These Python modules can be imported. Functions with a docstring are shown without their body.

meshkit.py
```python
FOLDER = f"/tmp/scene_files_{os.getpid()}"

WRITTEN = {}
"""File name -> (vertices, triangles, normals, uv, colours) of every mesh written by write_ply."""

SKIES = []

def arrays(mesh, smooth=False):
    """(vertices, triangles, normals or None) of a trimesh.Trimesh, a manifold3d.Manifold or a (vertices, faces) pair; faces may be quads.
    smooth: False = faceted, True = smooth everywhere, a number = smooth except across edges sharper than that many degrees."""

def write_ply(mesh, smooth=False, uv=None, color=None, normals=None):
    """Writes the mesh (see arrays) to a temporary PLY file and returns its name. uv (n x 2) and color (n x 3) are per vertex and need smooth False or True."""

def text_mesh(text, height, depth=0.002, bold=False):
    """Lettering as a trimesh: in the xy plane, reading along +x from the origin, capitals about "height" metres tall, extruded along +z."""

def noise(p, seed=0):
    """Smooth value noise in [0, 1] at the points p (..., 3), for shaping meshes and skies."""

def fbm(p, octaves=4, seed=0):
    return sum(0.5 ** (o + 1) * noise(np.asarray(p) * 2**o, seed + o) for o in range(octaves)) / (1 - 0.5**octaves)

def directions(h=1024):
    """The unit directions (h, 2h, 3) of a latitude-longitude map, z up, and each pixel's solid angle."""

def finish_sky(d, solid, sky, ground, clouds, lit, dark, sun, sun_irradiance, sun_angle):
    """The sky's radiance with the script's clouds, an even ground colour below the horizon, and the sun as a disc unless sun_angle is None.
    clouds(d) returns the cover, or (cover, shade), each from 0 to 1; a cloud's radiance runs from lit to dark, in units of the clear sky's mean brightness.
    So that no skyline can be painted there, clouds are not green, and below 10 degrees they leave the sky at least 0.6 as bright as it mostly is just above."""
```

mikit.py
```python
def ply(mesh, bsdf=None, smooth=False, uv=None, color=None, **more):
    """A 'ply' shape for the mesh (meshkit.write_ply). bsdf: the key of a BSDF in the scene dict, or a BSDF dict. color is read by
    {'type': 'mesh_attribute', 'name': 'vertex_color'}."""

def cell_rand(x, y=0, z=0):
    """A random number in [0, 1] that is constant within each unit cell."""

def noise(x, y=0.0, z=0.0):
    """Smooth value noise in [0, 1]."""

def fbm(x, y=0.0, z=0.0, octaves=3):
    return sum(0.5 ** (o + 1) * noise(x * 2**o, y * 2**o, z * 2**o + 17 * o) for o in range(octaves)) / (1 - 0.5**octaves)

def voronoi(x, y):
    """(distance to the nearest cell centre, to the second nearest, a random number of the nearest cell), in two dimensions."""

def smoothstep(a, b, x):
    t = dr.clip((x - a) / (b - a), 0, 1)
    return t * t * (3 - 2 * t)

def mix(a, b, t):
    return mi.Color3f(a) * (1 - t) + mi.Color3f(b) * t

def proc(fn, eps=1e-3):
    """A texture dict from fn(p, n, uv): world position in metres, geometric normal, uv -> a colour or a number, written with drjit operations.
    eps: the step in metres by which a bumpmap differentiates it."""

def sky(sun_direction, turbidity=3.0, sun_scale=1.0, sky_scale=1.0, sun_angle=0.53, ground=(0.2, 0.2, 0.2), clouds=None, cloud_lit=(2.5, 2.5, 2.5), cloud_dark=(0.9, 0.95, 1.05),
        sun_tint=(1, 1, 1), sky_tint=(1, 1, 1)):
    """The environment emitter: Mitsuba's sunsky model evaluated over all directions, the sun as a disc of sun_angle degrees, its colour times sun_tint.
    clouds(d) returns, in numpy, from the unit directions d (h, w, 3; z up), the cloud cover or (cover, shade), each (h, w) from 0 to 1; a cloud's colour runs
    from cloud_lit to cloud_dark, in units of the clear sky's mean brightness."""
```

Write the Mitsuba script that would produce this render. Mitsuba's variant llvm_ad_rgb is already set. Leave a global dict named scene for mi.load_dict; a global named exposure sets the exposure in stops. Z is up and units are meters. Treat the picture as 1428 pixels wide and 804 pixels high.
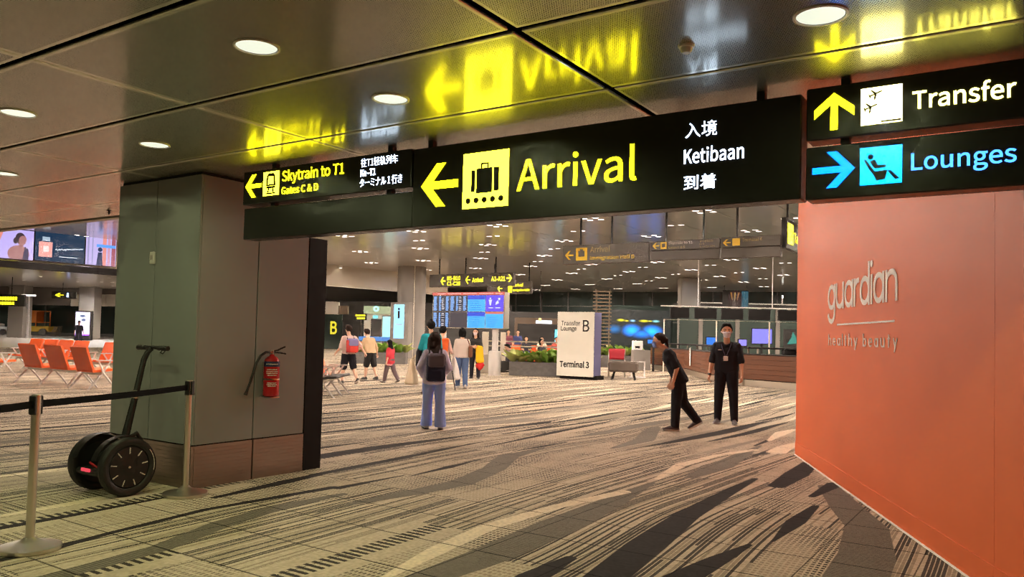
import math, random, json
import numpy as np
import trimesh
import manifold3d as m3
import drjit as dr
import mitsuba as mi
import mikit
from mikit import noise, fbm, cell_rand, smoothstep, mix
from shapely.geometry import Polygon, LineString, Point
from shapely.ops import unary_union
from shapely import affinity

T = mi.ScalarTransform4f
scene, labels = {}, {}
random.seed(7)
RNG = np.random.default_rng(11)

# ------------------------------------------------------------------ camera, exposure, hall light levels
exposure = 0.20
FOC, PCY, YAW, PIT, ROL = 1098.3, 427.6, -0.58448, 0.03636, 0.02446
EYE = np.array([0, 0, 1.35])
_f = np.array([math.sin(YAW) * math.cos(PIT), math.cos(YAW) * math.cos(PIT), math.sin(PIT)])
_r0 = np.array([math.cos(YAW), -math.sin(YAW), 0])
_u0 = np.cross(_r0, _f)
_u = -math.sin(ROL) * _r0 + math.cos(ROL) * _u0
scene['camera'] = {'type': 'perspective', 'fov': math.degrees(2 * math.atan(714 / FOC)), 'fov_axis': 'x',
                   'principal_point_offset_x': 0.0, 'principal_point_offset_y': -(PCY - 402) / 804,
                   'near_clip': 0.05, 'far_clip': 400.0,
                   'to_world': T().look_at(origin=EYE.tolist(), target=(EYE + _f).tolist(), up=_u.tolist())}
DOWNLIGHT = (1.58, 1.70, 0.86)          # intensity of the recessed lamps in the low ceiling
HALL_SPOT = (44, 36, 29.5)          # intensity of the lamp clusters in the hall ceiling
YELLOW, PALE = (7.5, 6.5, 0.03), (8.5, 7.6, 0.17)
ICE, CYAN = (2.6, 3.3, 4.4), (0.0, 0.60, 3.2)

# ------------------------------------------------------------------ helpers
def rgb(c): return {'type': 'rgb', 'value': [float(x) for x in c]}

def mat(name, color, rough=0.5, metal=0.0, spec=0.5, **kw):
    c = color if isinstance(color, dict) else rgb(color)
    scene[name] = {'type': 'twosided', 'bsdf': {'type': 'principled', 'base_color': c, 'roughness': rough, 'metallic': metal, 'specular': spec, **kw}}
    return name

def fresh(key):
    if key not in scene and key not in labels: return key
    i = 1
    while f'{key}_{i:03d}' in scene or f'{key}_{i:03d}' in labels: i += 1
    return f'{key}_{i:03d}'

def thing(name, label, cat, group=None):
    k = fresh(name)
    labels[k] = {'label': label, 'category': cat}
    if group: labels[k]['group'] = group
    return k

def struct(name, label=None):
    k = fresh(name); labels[k] = {'kind': 'structure'}
    if label: labels[k]['label'] = label
    return k

def put(key, mesh, m, smooth=False, emit=None, weight=1.0, label=None, kind=None, uv=None):
    """the mesh as the entry KEY itself"""
    d = mikit.ply(mesh, m, smooth=smooth, uv=uv)
    if emit is not None:
        d['emitter'] = {'type': 'area', 'radiance': emit if isinstance(emit, dict) else rgb(emit), 'sampling_weight': float(weight)}
    scene[key] = d
    if label or kind:
        labels.setdefault(key, {})
        if label: labels[key]['label'] = label
        if kind: labels[key]['kind'] = kind
    return key

def part(parent, name, mesh, m, **kw):
    return put(fresh(f'{parent}__{name}'), mesh, m, **kw)

def same(parent, name, entry, tw):
    k = fresh(f'{parent}__{name}'); scene[k] = {**entry, 'to_world': tw}; return k

def cat(*ms): return trimesh.util.concatenate([m for m in ms if m is not None])

def box(x0, x1, y0, y1, z0, z1, b=0.0):
    """box, with chamfered edges when b > 0"""
    c = np.array([(x0 + x1) / 2, (y0 + y1) / 2, (z0 + z1) / 2]); h = np.array([abs(x1 - x0), abs(y1 - y0), abs(z1 - z0)]) / 2
    if b <= 0:
        m = trimesh.creation.box(extents=2 * h); m.apply_translation(c); return m
    b = min(b, h.min() * 0.9); pts = []
    for sx in (-1, 1):
        for sy in (-1, 1):
            for sz in (-1, 1):
                s = np.array([sx, sy, sz])
                for k in range(3):
                    e = h - b; e[k] = h[k]; pts.append(c + s * e)
    return trimesh.convex.convex_hull(np.array(pts))

def place(m, rotz=0.0, t=(0, 0, 0)):
    m = m.copy(); m.apply_transform(trimesh.transformations.rotation_matrix(rotz, [0, 0, 1])); m.apply_translation(t); return m

def tube(pts, r, n=10, cap=True):
    p = np.asarray(pts, float); r = np.broadcast_to(np.asarray(r, float), (len(p),))
    t = np.gradient(p, axis=0); t /= np.linalg.norm(t, axis=1, keepdims=True) + 1e-12
    ref = np.array([0, 0, 1.0]) if np.abs(t[:, 2]).mean() < 0.8 else np.array([1.0, 0, 0])
    a = np.cross(t, ref); a /= np.linalg.norm(a, axis=1, keepdims=True) + 1e-12
    b = np.cross(t, a); ang = np.arange(n) * 2 * np.pi / n
    v = (p[:, None] + r[:, None, None] * (np.cos(ang)[None, :, None] * a[:, None] + np.sin(ang)[None, :, None] * b[:, None])).reshape(-1, 3)
    f = []
    for i in range(len(p) - 1):
        for j in range(n):
            k = (j + 1) % n
            f += [[i * n + j, (i + 1) * n + j, (i + 1) * n + k], [i * n + j, (i + 1) * n + k, i * n + k]]
    if cap:
        v = np.vstack([v, p[:1], p[-1:]]); c0, c1 = len(v) - 2, len(v) - 1; L = (len(p) - 1) * n
        for j in range(n):
            k = (j + 1) % n; f += [[c0, j, k], [c1, L + k, L + j]]
    m = trimesh.Trimesh(v, f, process=False); m.fix_normals(); return m

def lathe(profile, n=32):
    return trimesh.creation.revolve(np.array(profile, float), sections=n)

def sbox(x0, x1, z0, z1): return Polygon([(x0, z0), (x1, z0), (x1, z1), (x0, z1)])

def polys(s):
    return [g for g in getattr(s, 'geoms', [s]) if isinstance(g, Polygon) and g.area > 1e-9]

def extrude(s, d):
    return cat(*[trimesh.creation.extrude_polygon(g, d, engine='earcut') for g in polys(s)])

def upright(s, d, origin=(0, 0, 0), az=0.0):
    """a 2D shape standing up: its x runs along azimuth az, its y along z, extruded by d towards the viewer's side (right-hand side of the run)"""
    m = extrude(s, d)
    m.apply_transform(np.array([[1, 0, 0, 0], [0, 0, -1, 0], [0, 1, 0, 0], [0, 0, 0, 1.0]]))
    return place(m, az, origin)

GLYPHS = json.loads(r'''{"&":[136,[[[7,37,9,49,13,59,24,71,36,80,28,102,26,111,27,122,30,130,34,137,41,143,46,146,56,149,64,149,71,147,79,143,86,134,89,124,89,117,87,109,84,103,71,88,56,77,73,55,92,37,94,37,101,48,108,63,114,78,130,79,127,67,120,51,106,27,115,20,125,15,132,13,128,-2,116,2,94,14,82,6,74,2,64,-1,47,-2,36,0,25,5,15,14,10,24],[25,36,27,29,31,22,38,16,48,13,56,12,66,14,76,19,81,24,60,46,43,67,29,53,26,45],[42,114,44,102,47,93,50,90,62,99,71,108,74,116,73,128,71,131,67,135,63,136,55,135,48,131,45,127,43,120]]]],"-":[70,[[[9,63,60,63,60,49,9,49]]]],"0":[111,[[[10,64,11,91,14,109,19,124,27,136,36,144,44,147,51,149,66,148,76,143,80,140,90,129,94,119,99,103,101,87,101,61,98,42,93,25,84,10,78,5,70,0,60,-2,48,-2,34,4,25,12,17,27,12,45],[28,66,29,53,32,37,35,27,39,21,45,15,52,13,59,13,67,16,74,24,80,40,83,62,84,85,81,102,78,114,74,124,66,132,58,134,50,134,43,130,36,122,32,112,29,98]]]],"1":[111,[[[18,15,49,15,50,16,50,124,24,125,24,136,43,141,54,146,68,146,69,16,70,15,98,15,98,0,18,0]]]],"2":[111,[[[8,128,16,135,27,143,36,147,46,149,60,148,69,146,78,141,86,133,91,124,94,111,93,97,90,84,82,67,74,55,60,39,38,15,101,16,101,0,9,0,9,11,43,43,64,70,74,91,76,101,76,109,74,118,70,125,66,129,59,133,45,134,37,132,29,127,19,118]]]],"3":[111,[[[6,17,15,29,25,21,35,16,50,13,57,13,66,16,71,19,77,25,81,35,81,44,79,52,75,58,68,63,61,66,48,68,36,69,36,83,47,84,58,86,67,91,71,95,76,106,76,115,73,124,68,129,62,132,56,134,47,134,32,129,21,120,12,132,24,141,34,146,43,148,61,148,78,143,87,135,92,127,94,119,94,106,92,97,87,90,80,83,70,77,80,72,86,68,92,62,96,55,99,48,100,39,98,28,94,18,87,9,80,4,69,0,58,-2,42,-2,29,2,16,9]]]],"4":[111,[[[4,53,64,145,65,146,85,146,85,56,105,55,105,41,86,40,85,40,85,0,68,0,68,40,4,41],[24,56,25,55,68,55,69,125,66,123,56,105]]]],"5":[111,[[[6,17,14,28,15,28,26,20,38,14,49,12,60,14,70,19,74,24,78,30,81,41,82,48,80,61,74,71,68,76,60,79,48,80,36,77,27,72,17,78,22,146,93,146,93,131,38,131,34,94,35,89,49,94,57,94,71,92,85,85,92,77,98,64,100,44,98,30,91,17,86,11,76,4,65,-1,57,-2,42,-2,28,2,18,7]]]],"6":[111,[[[11,66,12,89,18,113,27,130,37,140,46,145,52,147,61,149,70,149,85,145,93,140,99,134,90,123,80,130,69,134,60,133,48,129,41,122,35,112,31,99,29,87,29,75,42,85,50,89,58,91,70,90,79,88,88,83,94,76,99,66,101,58,102,49,102,37,96,20,91,12,84,5,72,-1,64,-2,56,-2,44,1,31,9,24,18,18,30,13,49],[29,60,29,54,32,38,37,27,43,19,54,13,63,12,71,15,77,20,80,25,83,32,85,50,82,62,80,67,75,72,64,77,57,78,51,76,40,71]]]],"A":[122,[[[1,0,50,146,71,146,120,0,101,0,89,38,86,45,34,45,19,0],[38,60,82,60,61,131,59,129]]]],"B":[132,[[[20,146,71,146,83,145,90,143,100,138,109,129,114,115,114,107,112,99,107,89,100,83,93,78,105,74,115,66,121,53,122,40,121,33,118,23,114,17,104,9,93,4,79,1,20,0],[38,16,73,15,85,18,94,22,100,29,104,39,103,50,99,59,93,64,79,69,70,70,39,70],[38,85,72,85,82,88,89,92,94,98,96,108,95,114,92,122,87,127,75,131,39,132]]]],"C":[128,[[[12,68,12,79,14,95,19,112,30,128,45,141,53,145,64,148,71,149,85,148,95,146,104,141,116,131,116,130,107,119,96,128,82,132,68,132,54,126,43,117,37,106,33,93,31,78,32,59,36,43,43,30,50,23,63,16,75,14,82,14,89,16,98,20,110,30,119,20,120,18,107,7,95,1,81,-2,70,-2,60,-1,43,6,29,19,22,28,15,45]]]],"D":[138,[[[20,146,64,146,82,143,92,139,101,134,110,125,115,118,122,102,125,89,126,71,124,55,120,38,115,28,103,15,95,9,83,4,69,1,20,0],[38,16,40,15,63,16,74,18,82,21,88,25,95,32,98,37,104,50,106,60,107,75,105,91,102,102,98,111,91,120,84,125,73,129,61,132,39,131]]]],"G":[138,[[[12,68,13,89,19,110,30,128,36,134,46,141,65,148,73,149,88,148,100,145,107,142,121,131,111,120,99,128,86,132,72,132,61,129,55,126,44,117,39,109,34,97,31,78,31,63,34,49,38,39,43,31,51,23,60,17,78,14,95,16,106,22,106,60,75,61,75,76,123,76,123,15,112,6,94,-1,84,-2,72,-2,58,0,43,7,29,19,23,28,15,47]]]],"H":[146,[[[20,146,38,146,39,85,106,85,107,146,125,146,125,0,107,0,106,69,39,69,38,0,20,0]]]],"I":[58,[[[20,146,38,146,38,0,20,0]]]],"K":[129,[[[20,146,38,146,39,74,100,146,121,146,76,91,128,0,108,0,64,76,39,46,38,0,20,0]]]],"L":[108,[[[20,146,38,146,39,16,102,16,103,0,20,0]]]],"S":[119,[[[10,19,20,32,33,22,44,17,54,14,62,14,73,15,80,18,87,23,90,29,92,37,91,45,87,51,78,58,46,73,29,83,23,89,18,99,17,105,17,115,19,124,25,133,36,142,48,147,57,149,75,148,88,143,100,136,105,131,96,120,86,127,76,131,63,133,56,132,47,130,40,125,37,119,35,111,38,101,43,96,56,89,89,74,97,69,103,62,108,53,110,48,110,34,108,26,103,16,95,8,83,1,71,-2,55,-2,43,0,30,4,17,12]]]],"T":[120,[[[6,131,6,146,113,146,113,131,70,131,69,130,69,0,51,0,50,131]]]],"a":[112,[[[12,23,12,33,14,41,18,47,25,54,44,62,63,67,77,69,78,70,77,79,75,86,70,92,66,94,56,96,47,95,37,92,23,85,17,97,35,107,54,111,68,111,75,109,83,104,88,99,92,93,96,78,96,0,82,0,80,10,79,13,66,4,53,-1,47,-2,34,-1,25,2,19,8,14,15],[30,26,32,19,35,16,44,13,56,13,67,18,78,27,78,56,58,53,40,47,32,39,30,32]]]],"b":[124,[[[18,159,37,159,36,98,52,107,61,110,66,112,78,111,88,108,97,102,105,92,109,84,112,74,114,61,113,46,109,31,105,22,100,14,91,6,80,0,71,-2,63,-2,56,-1,46,4,35,11,33,0,19,0],[37,82,37,24,48,17,60,13,69,14,79,18,88,28,92,39,94,47,94,60,93,69,88,84,84,90,79,93,70,96,62,96,51,92]]]],"e":[111,[[[11,47,11,65,17,84,22,92,30,100,42,108,55,112,67,111,78,108,85,103,92,97,98,86,102,70,102,57,101,50,29,49,30,39,35,28,39,22,49,15,62,12,72,13,81,15,92,20,98,9,86,2,72,-2,57,-2,47,0,36,4,26,12,18,23,13,36],[28,64,86,63,86,67,83,81,78,89,69,95,57,97,45,93,37,86,31,76]]]],"f":[65,[[[7,107,21,109,23,138,26,147,33,156,38,159,48,161,58,161,71,158,67,144,58,147,49,146,43,141,40,133,40,109,62,108,62,94,40,93,39,0,22,0,21,93,7,94]]]],"g":[113,[[[10,-22,11,-14,14,-8,20,-1,26,4,19,12,17,19,17,26,18,31,24,39,28,43,19,54,15,67,15,82,21,95,31,105,39,109,47,111,59,111,70,108,108,108,108,95,87,94,92,86,94,77,94,64,92,57,87,49,78,41,63,35,51,35,38,38,34,33,32,28,33,20,36,17,41,15,46,14,84,13,96,10,102,6,107,1,110,-9,109,-20,104,-30,94,-39,83,-45,66,-49,49,-50,34,-47,20,-41,14,-34],[26,-19,29,-27,34,-32,44,-36,61,-37,74,-35,84,-30,90,-22,92,-13,89,-7,82,-3,75,-2,46,-1,38,0,29,-8],[32,68,36,58,43,50,52,47,58,47,64,49,72,55,76,61,78,70,78,76,76,84,70,92,63,97,52,98,46,96,40,93,34,85,32,77]]]],"i":[55,[[[16,142,16,147,18,150,20,153,25,155,34,153,39,147,40,143,38,136,34,133,30,131,25,131,20,133,17,137]],[[18,108,37,108,37,0,19,0]]]],"k":[110,[[[18,159,36,159,37,52,83,108,103,108,68,64,108,0,88,1,57,52,37,29,36,0,19,0]]]],"l":[57,[[[18,159,37,159,37,17,40,13,45,13,48,1,48,-1,42,-2,34,-2,26,1,21,8,19,16]]]],"m":[185,[[[18,108,33,108,36,93,48,104,58,109,66,111,77,111,83,109,90,105,95,99,100,91,115,105,127,110,132,112,143,111,155,106,160,100,164,94,168,78,168,0,150,0,149,76,147,84,144,90,139,94,133,96,127,95,119,93,112,88,103,79,102,0,84,0,83,77,82,84,79,89,75,93,67,96,59,95,52,92,45,87,37,79,37,0,19,0]]]],"n":[122,[[[18,108,33,108,36,93,51,105,58,109,68,111,76,111,85,109,92,106,97,100,102,92,105,78,105,0,87,0,87,72,86,79,83,87,80,91,76,94,69,96,61,95,52,92,37,79,37,0,19,0]]]],"o":[121,[[[11,47,12,68,15,80,19,88,30,101,37,105,46,109,56,111,65,111,75,109,85,105,93,99,99,93,107,77,110,63,111,52,110,42,106,29,99,17,92,9,85,4,75,0,65,-2,52,-2,42,1,33,6,25,13,18,23,13,36],[29,53,31,38,34,31,39,23,44,18,51,14,60,12,68,14,79,19,84,25,88,33,92,48,92,61,90,72,83,85,75,92,64,96,54,95,45,91,36,81,31,68]]]],"r":[78,[[[18,108,33,108,36,90,46,103,57,110,63,111,70,112,78,109,74,94,68,95,61,95,52,91,44,83,37,71,37,0,19,0]]]],"s":[94,[[[7,13,14,23,16,24,25,18,34,14,47,12,56,13,61,15,66,19,69,28,67,35,62,41,52,46,30,55,21,61,17,66,13,74,12,85,15,92,18,98,24,104,32,108,45,112,54,111,64,109,77,104,82,100,83,99,82,98,75,88,60,96,49,97,40,96,36,94,32,90,30,85,30,78,35,71,44,66,72,54,77,50,82,44,86,35,86,25,84,18,79,10,71,3,64,0,52,-2,42,-2,25,2,14,7]]]],"t":[76,[[[6,94,6,107,22,109,25,139,40,139,40,109,69,108,69,94,40,93,40,27,43,18,49,14,60,13,69,15,72,3,72,1,56,-2,44,-2,35,2,28,8,24,15,22,29,21,93]]]],"u":[122,[[[17,108,35,108,35,40,37,28,41,19,46,15,51,14,60,14,66,15,73,19,85,32,85,108,103,108,103,0,88,0,87,14,86,16,75,6,68,2,54,-2,46,-2,35,0,28,5,24,9,19,22,17,31]]]],"v":[104,[[[3,108,22,108,52,15,84,108,101,108,63,0,42,0]]]],"y":[104,[[[3,108,22,108,55,18,56,19,64,48,84,108,101,108,57,-19,50,-31,42,-39,35,-44,28,-46,16,-47,8,-45,11,-31,22,-32,32,-27,39,-19,43,-11,46,0]]]],"き":[200,[[[32,96,66,94,93,94,114,95,105,121,65,120,40,122,37,123,36,131,36,137,65,134,101,135,101,138,95,157,112,160,114,148,117,136,136,139,157,145,158,144,160,131,121,122,129,97,143,99,169,105,172,90,136,83,148,60,157,50,149,38,147,38,126,41,105,44,107,56,131,53,135,53,121,81,91,80,60,80,33,81]],[[38,25,39,39,45,56,59,53,61,53,54,40,52,28,55,20,61,14,71,9,91,6,120,6,146,9,146,-6,116,-10,87,-9,68,-6,55,-1,45,7,40,14]]]],"タ":[200,[[[19,77,43,96,60,113,78,139,86,154,89,163,107,157,95,136,95,134,149,134,162,136,174,128,159,89,149,70,139,55,161,38,161,37,152,27,149,24,128,41,115,29,96,14,76,2,52,-9,51,-8,38,3,56,10,79,22,98,36,114,52,73,80,73,81,83,91,125,65,134,77,144,97,152,120,85,120,68,99,48,79,32,67]]]],"ナ":[200,[[[20,92,20,109,32,108,97,108,97,141,96,155,115,155,114,146,114,108,174,108,184,109,184,92,114,92,111,61,107,47,101,34,92,21,84,11,73,2,59,-7,58,-7,43,4,55,11,66,19,77,29,83,38,89,49,93,62,96,79,97,92]]]],"ミ":[200,[[[52,137,57,151,58,151,89,146,128,138,161,129,162,127,156,114,155,113,137,119,108,126]],[[32,25,37,39,38,40,68,35,108,25,138,17,156,10,149,-5,133,1,105,9,62,19]],[[43,84,48,98,50,98,122,83,149,75,149,74,143,60,142,60,125,65,99,72]]]],"ル":[200,[[[105,150,123,150,122,141,123,21,136,27,154,40,168,53,181,68,182,68,190,55,181,44,162,26,140,10,116,-4,105,4,106,11,106,142]],[[14,5,26,16,35,27,44,43,49,57,51,71,54,96,54,140,53,149,71,149,68,76,65,57,61,42,55,28,48,17,38,4,29,-4,27,-4]]]],"ー":[200,[[[20,86,39,86,166,86,179,86,179,67,167,68,34,68,21,67]]]],"入":[200,[[[9,-2,31,12,52,33,70,59,82,87,91,118,78,135,59,151,68,164,77,157,90,144,104,127,119,102,140,61,155,37,171,20,192,3,185,-14,168,-2,153,12,134,39,104,97,93,68,83,49,72,31,59,15,41,-2,22,-14]]]],"列":[200,[[[141,-1,167,-1,169,1,170,167,185,167,185,2,184,-5,179,-11,175,-13,166,-15,146,-15]],[[128,145,143,145,143,33,129,33]],[[11,66,21,80,30,97,39,121,44,142,44,143,12,143,13,157,114,157,114,143,60,143,52,113,99,114,107,111,108,108,105,92,101,76,93,55,86,39,77,26,66,12,56,2,42,-8,25,-17,16,-5,33,4,46,14,59,27,66,36,54,47,37,60,37,62,45,71,75,50,83,69,91,99,47,99,35,74,22,56]]]],"到":[200,[[[138,3,162,3,167,4,168,6,168,165,182,165,182,0,179,-5,172,-10,157,-12,143,-12]],[[128,151,142,151,142,30,128,30]],[[14,142,14,155,117,155,117,142,63,142,52,122,40,105,45,105,90,109,89,111,76,128,77,129,87,135,103,114,117,92,106,84,98,97,39,91,24,88,19,102,23,105,30,113,40,129,45,141]],[[13,8,55,16,59,17,59,50,20,50,20,63,59,64,59,85,73,85,73,64,113,63,113,50,73,50,73,20,76,19,115,26,115,13,18,-6,16,-6]]]],"境":[200,[[[60,-5,79,0,92,8,97,14,103,30,103,36,83,36,83,93,174,93,174,36,151,36,151,2,154,-1,173,-1,175,0,178,5,179,20,179,20,182,18,190,14,189,-3,185,-10,180,-12,174,-14,151,-13,141,-10,139,-8,137,-2,135,36,118,36,115,21,110,9,103,-1,95,-7,83,-12,68,-17],[97,47,159,47,160,59,98,60],[97,71,159,70,160,82,98,83]],[[74,104,74,117,101,117,96,136,107,139,109,137,114,123,115,120,114,117,141,117,149,137,151,138,163,135,156,117,185,116,185,104]],[[80,141,80,153,122,154,118,167,131,169,133,167,139,154,180,153,180,141]],[[7,25,32,35,32,104,10,105,10,119,32,119,32,166,46,166,47,120,48,119,66,119,66,105,47,104,47,41,48,40,67,47,70,34,13,11,12,11]]]],"往":[200,[[[64,-10,64,4,120,5,120,56,77,57,77,70,120,71,120,116,70,116,70,130,126,130,122,141,110,163,110,164,123,169,134,152,140,138,140,136,129,132,128,130,186,130,186,116,137,116,136,115,136,71,180,70,180,57,136,56,136,5,191,4,191,-10]],[[7,68,34,95,45,109,54,123,67,118,61,107,51,93,51,-16,36,-16,35,73,34,73,15,54,14,54]],[[9,127,20,135,36,150,50,167,64,162,48,142,34,128,18,115,17,115]]]],"着":[200,[[[6,28,29,45,46,63,59,80,58,81,13,81,13,93,67,94,74,106,73,108,32,108,32,119,79,119,84,131,84,133,23,133,23,145,61,145,50,164,63,169,78,149,77,148,74,146,75,145,121,145,129,156,136,168,138,168,152,164,140,146,140,145,178,145,178,133,102,133,97,121,97,119,168,119,169,108,91,107,85,94,187,93,186,81,78,81,70,70,168,69,168,-16,153,-16,152,-9,69,-9,68,-16,54,-16,53,48,35,30,18,17,17,17],[68,3,152,3,152,14,69,15],[68,25,152,25,152,36,69,36],[68,47,152,46,152,57,69,58]]]],"行":[200,[[[78,101,191,101,191,87,161,86,161,2,159,-6,155,-12,144,-15,114,-15,110,-2,110,0,142,-1,145,1,145,86,78,87]],[[87,156,185,156,185,142,87,142]],[[5,64,20,77,39,95,54,114,61,125,75,120,65,105,53,89,53,-16,39,-16,38,71,37,71,16,52]],[[7,124,33,145,46,159,53,168,67,162,57,150,38,131,17,113,16,113]]]],"车":[200,[[[12,37,102,38,102,66,101,67,52,68,40,66,34,65,28,80,34,85,40,92,57,124,16,125,16,139,64,139,77,169,93,164,83,141,83,139,185,139,185,125,75,124,51,82,101,82,102,112,117,112,117,82,172,81,171,68,118,67,117,37,188,37,188,22,117,22,117,-16,102,-16,101,22,12,22]]]],"轨":[200,[[[85,-8,100,18,108,38,113,61,117,89,118,111,95,112,95,126,118,126,118,166,131,166,132,126,167,126,167,4,170,1,176,1,178,3,180,10,181,29,181,29,193,23,192,10,190,-1,186,-9,179,-11,163,-11,156,-7,153,4,153,111,132,112,130,82,126,56,117,22,108,2,96,-17]],[[8,33,53,41,53,69,27,69,16,67,12,80,16,85,22,97,33,129,10,130,10,144,37,145,43,168,58,165,54,145,91,144,91,131,49,130,41,109,31,83,53,83,54,113,68,113,68,83,91,82,91,69,68,69,68,44,71,44,93,48,93,35,68,29,68,-16,54,-15,53,26,12,19]]]],"轻":[200,[[[84,86,106,96,129,112,148,130,158,143,157,144,95,144,95,157,171,158,180,153,177,146,169,133,150,110,191,87,182,75,164,86,138,100,114,84,94,74]],[[84,3,131,4,131,52,96,53,96,66,182,66,182,53,146,52,146,4,190,3,190,-10,84,-10]],[[8,33,49,41,49,69,28,69,16,67,12,80,15,83,21,97,31,130,10,131,10,144,35,145,39,168,53,165,50,145,85,144,85,131,46,130,36,99,30,84,31,83,49,83,49,114,63,114,63,83,83,83,83,70,63,69,63,43,84,46,86,34,63,29,63,-15,49,-15,49,26,11,19]]]]}''')
def text(s, cap, bold=0.0, track=0.0):
    """lettering as a flat shape: baseline y = 0, from x = 0, capitals cap high"""
    x, out = 0.0, []
    for c in s:
        if c == ' ': x += 45 + track; continue
        adv, ps = GLYPHS[c]
        for rings in ps:
            P = [np.array(r, float).reshape(-1, 2) + [x, 0] for r in rings]
            g = Polygon(P[0], P[1:]).buffer(0)
            out.append(g.buffer(bold, join_style=2) if bold else g)
        x += adv + track
    return affinity.scale(unary_union(out), cap / 146.6, cap / 146.6, origin=(0, 0))

def fit(s, x0, x1, z0, z1):
    """the shape moved and scaled into a frame"""
    a, b, c, d = s.bounds
    s = affinity.translate(s, -a, -b)
    s = affinity.scale(s, (x1 - x0) / (c - a), (z1 - z0) / (d - b), origin=(0, 0))
    return affinity.translate(s, x0, z0)

def lay(s, x0, x1, base, cap, bold=0.0):
    """a line of lettering set between x0 and x1 on a baseline"""
    t = text(s, cap, bold); a, _, c, _ = t.bounds
    t = affinity.scale(affinity.translate(t, -a, 0), (x1 - x0) / (c - a), 1.0, origin=(0, 0))
    return affinity.translate(t, x0, base)

def arrow(turn=0):
    """an arrow in a unit frame, pointing left, then turned by quarter turns clockwise"""
    w = 0.09
    s = unary_union([LineString([(0.14, 0.5), (1.0, 0.5)]).buffer(w, cap_style=2),
                     Polygon([(0, .5), (.42, 1.0), (.665, 1.0), (.245, .5), (.665, 0.0), (.42, 0.0)])])
    return affinity.rotate(s, -90 * turn, origin=(0.5, 0.5))

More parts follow.
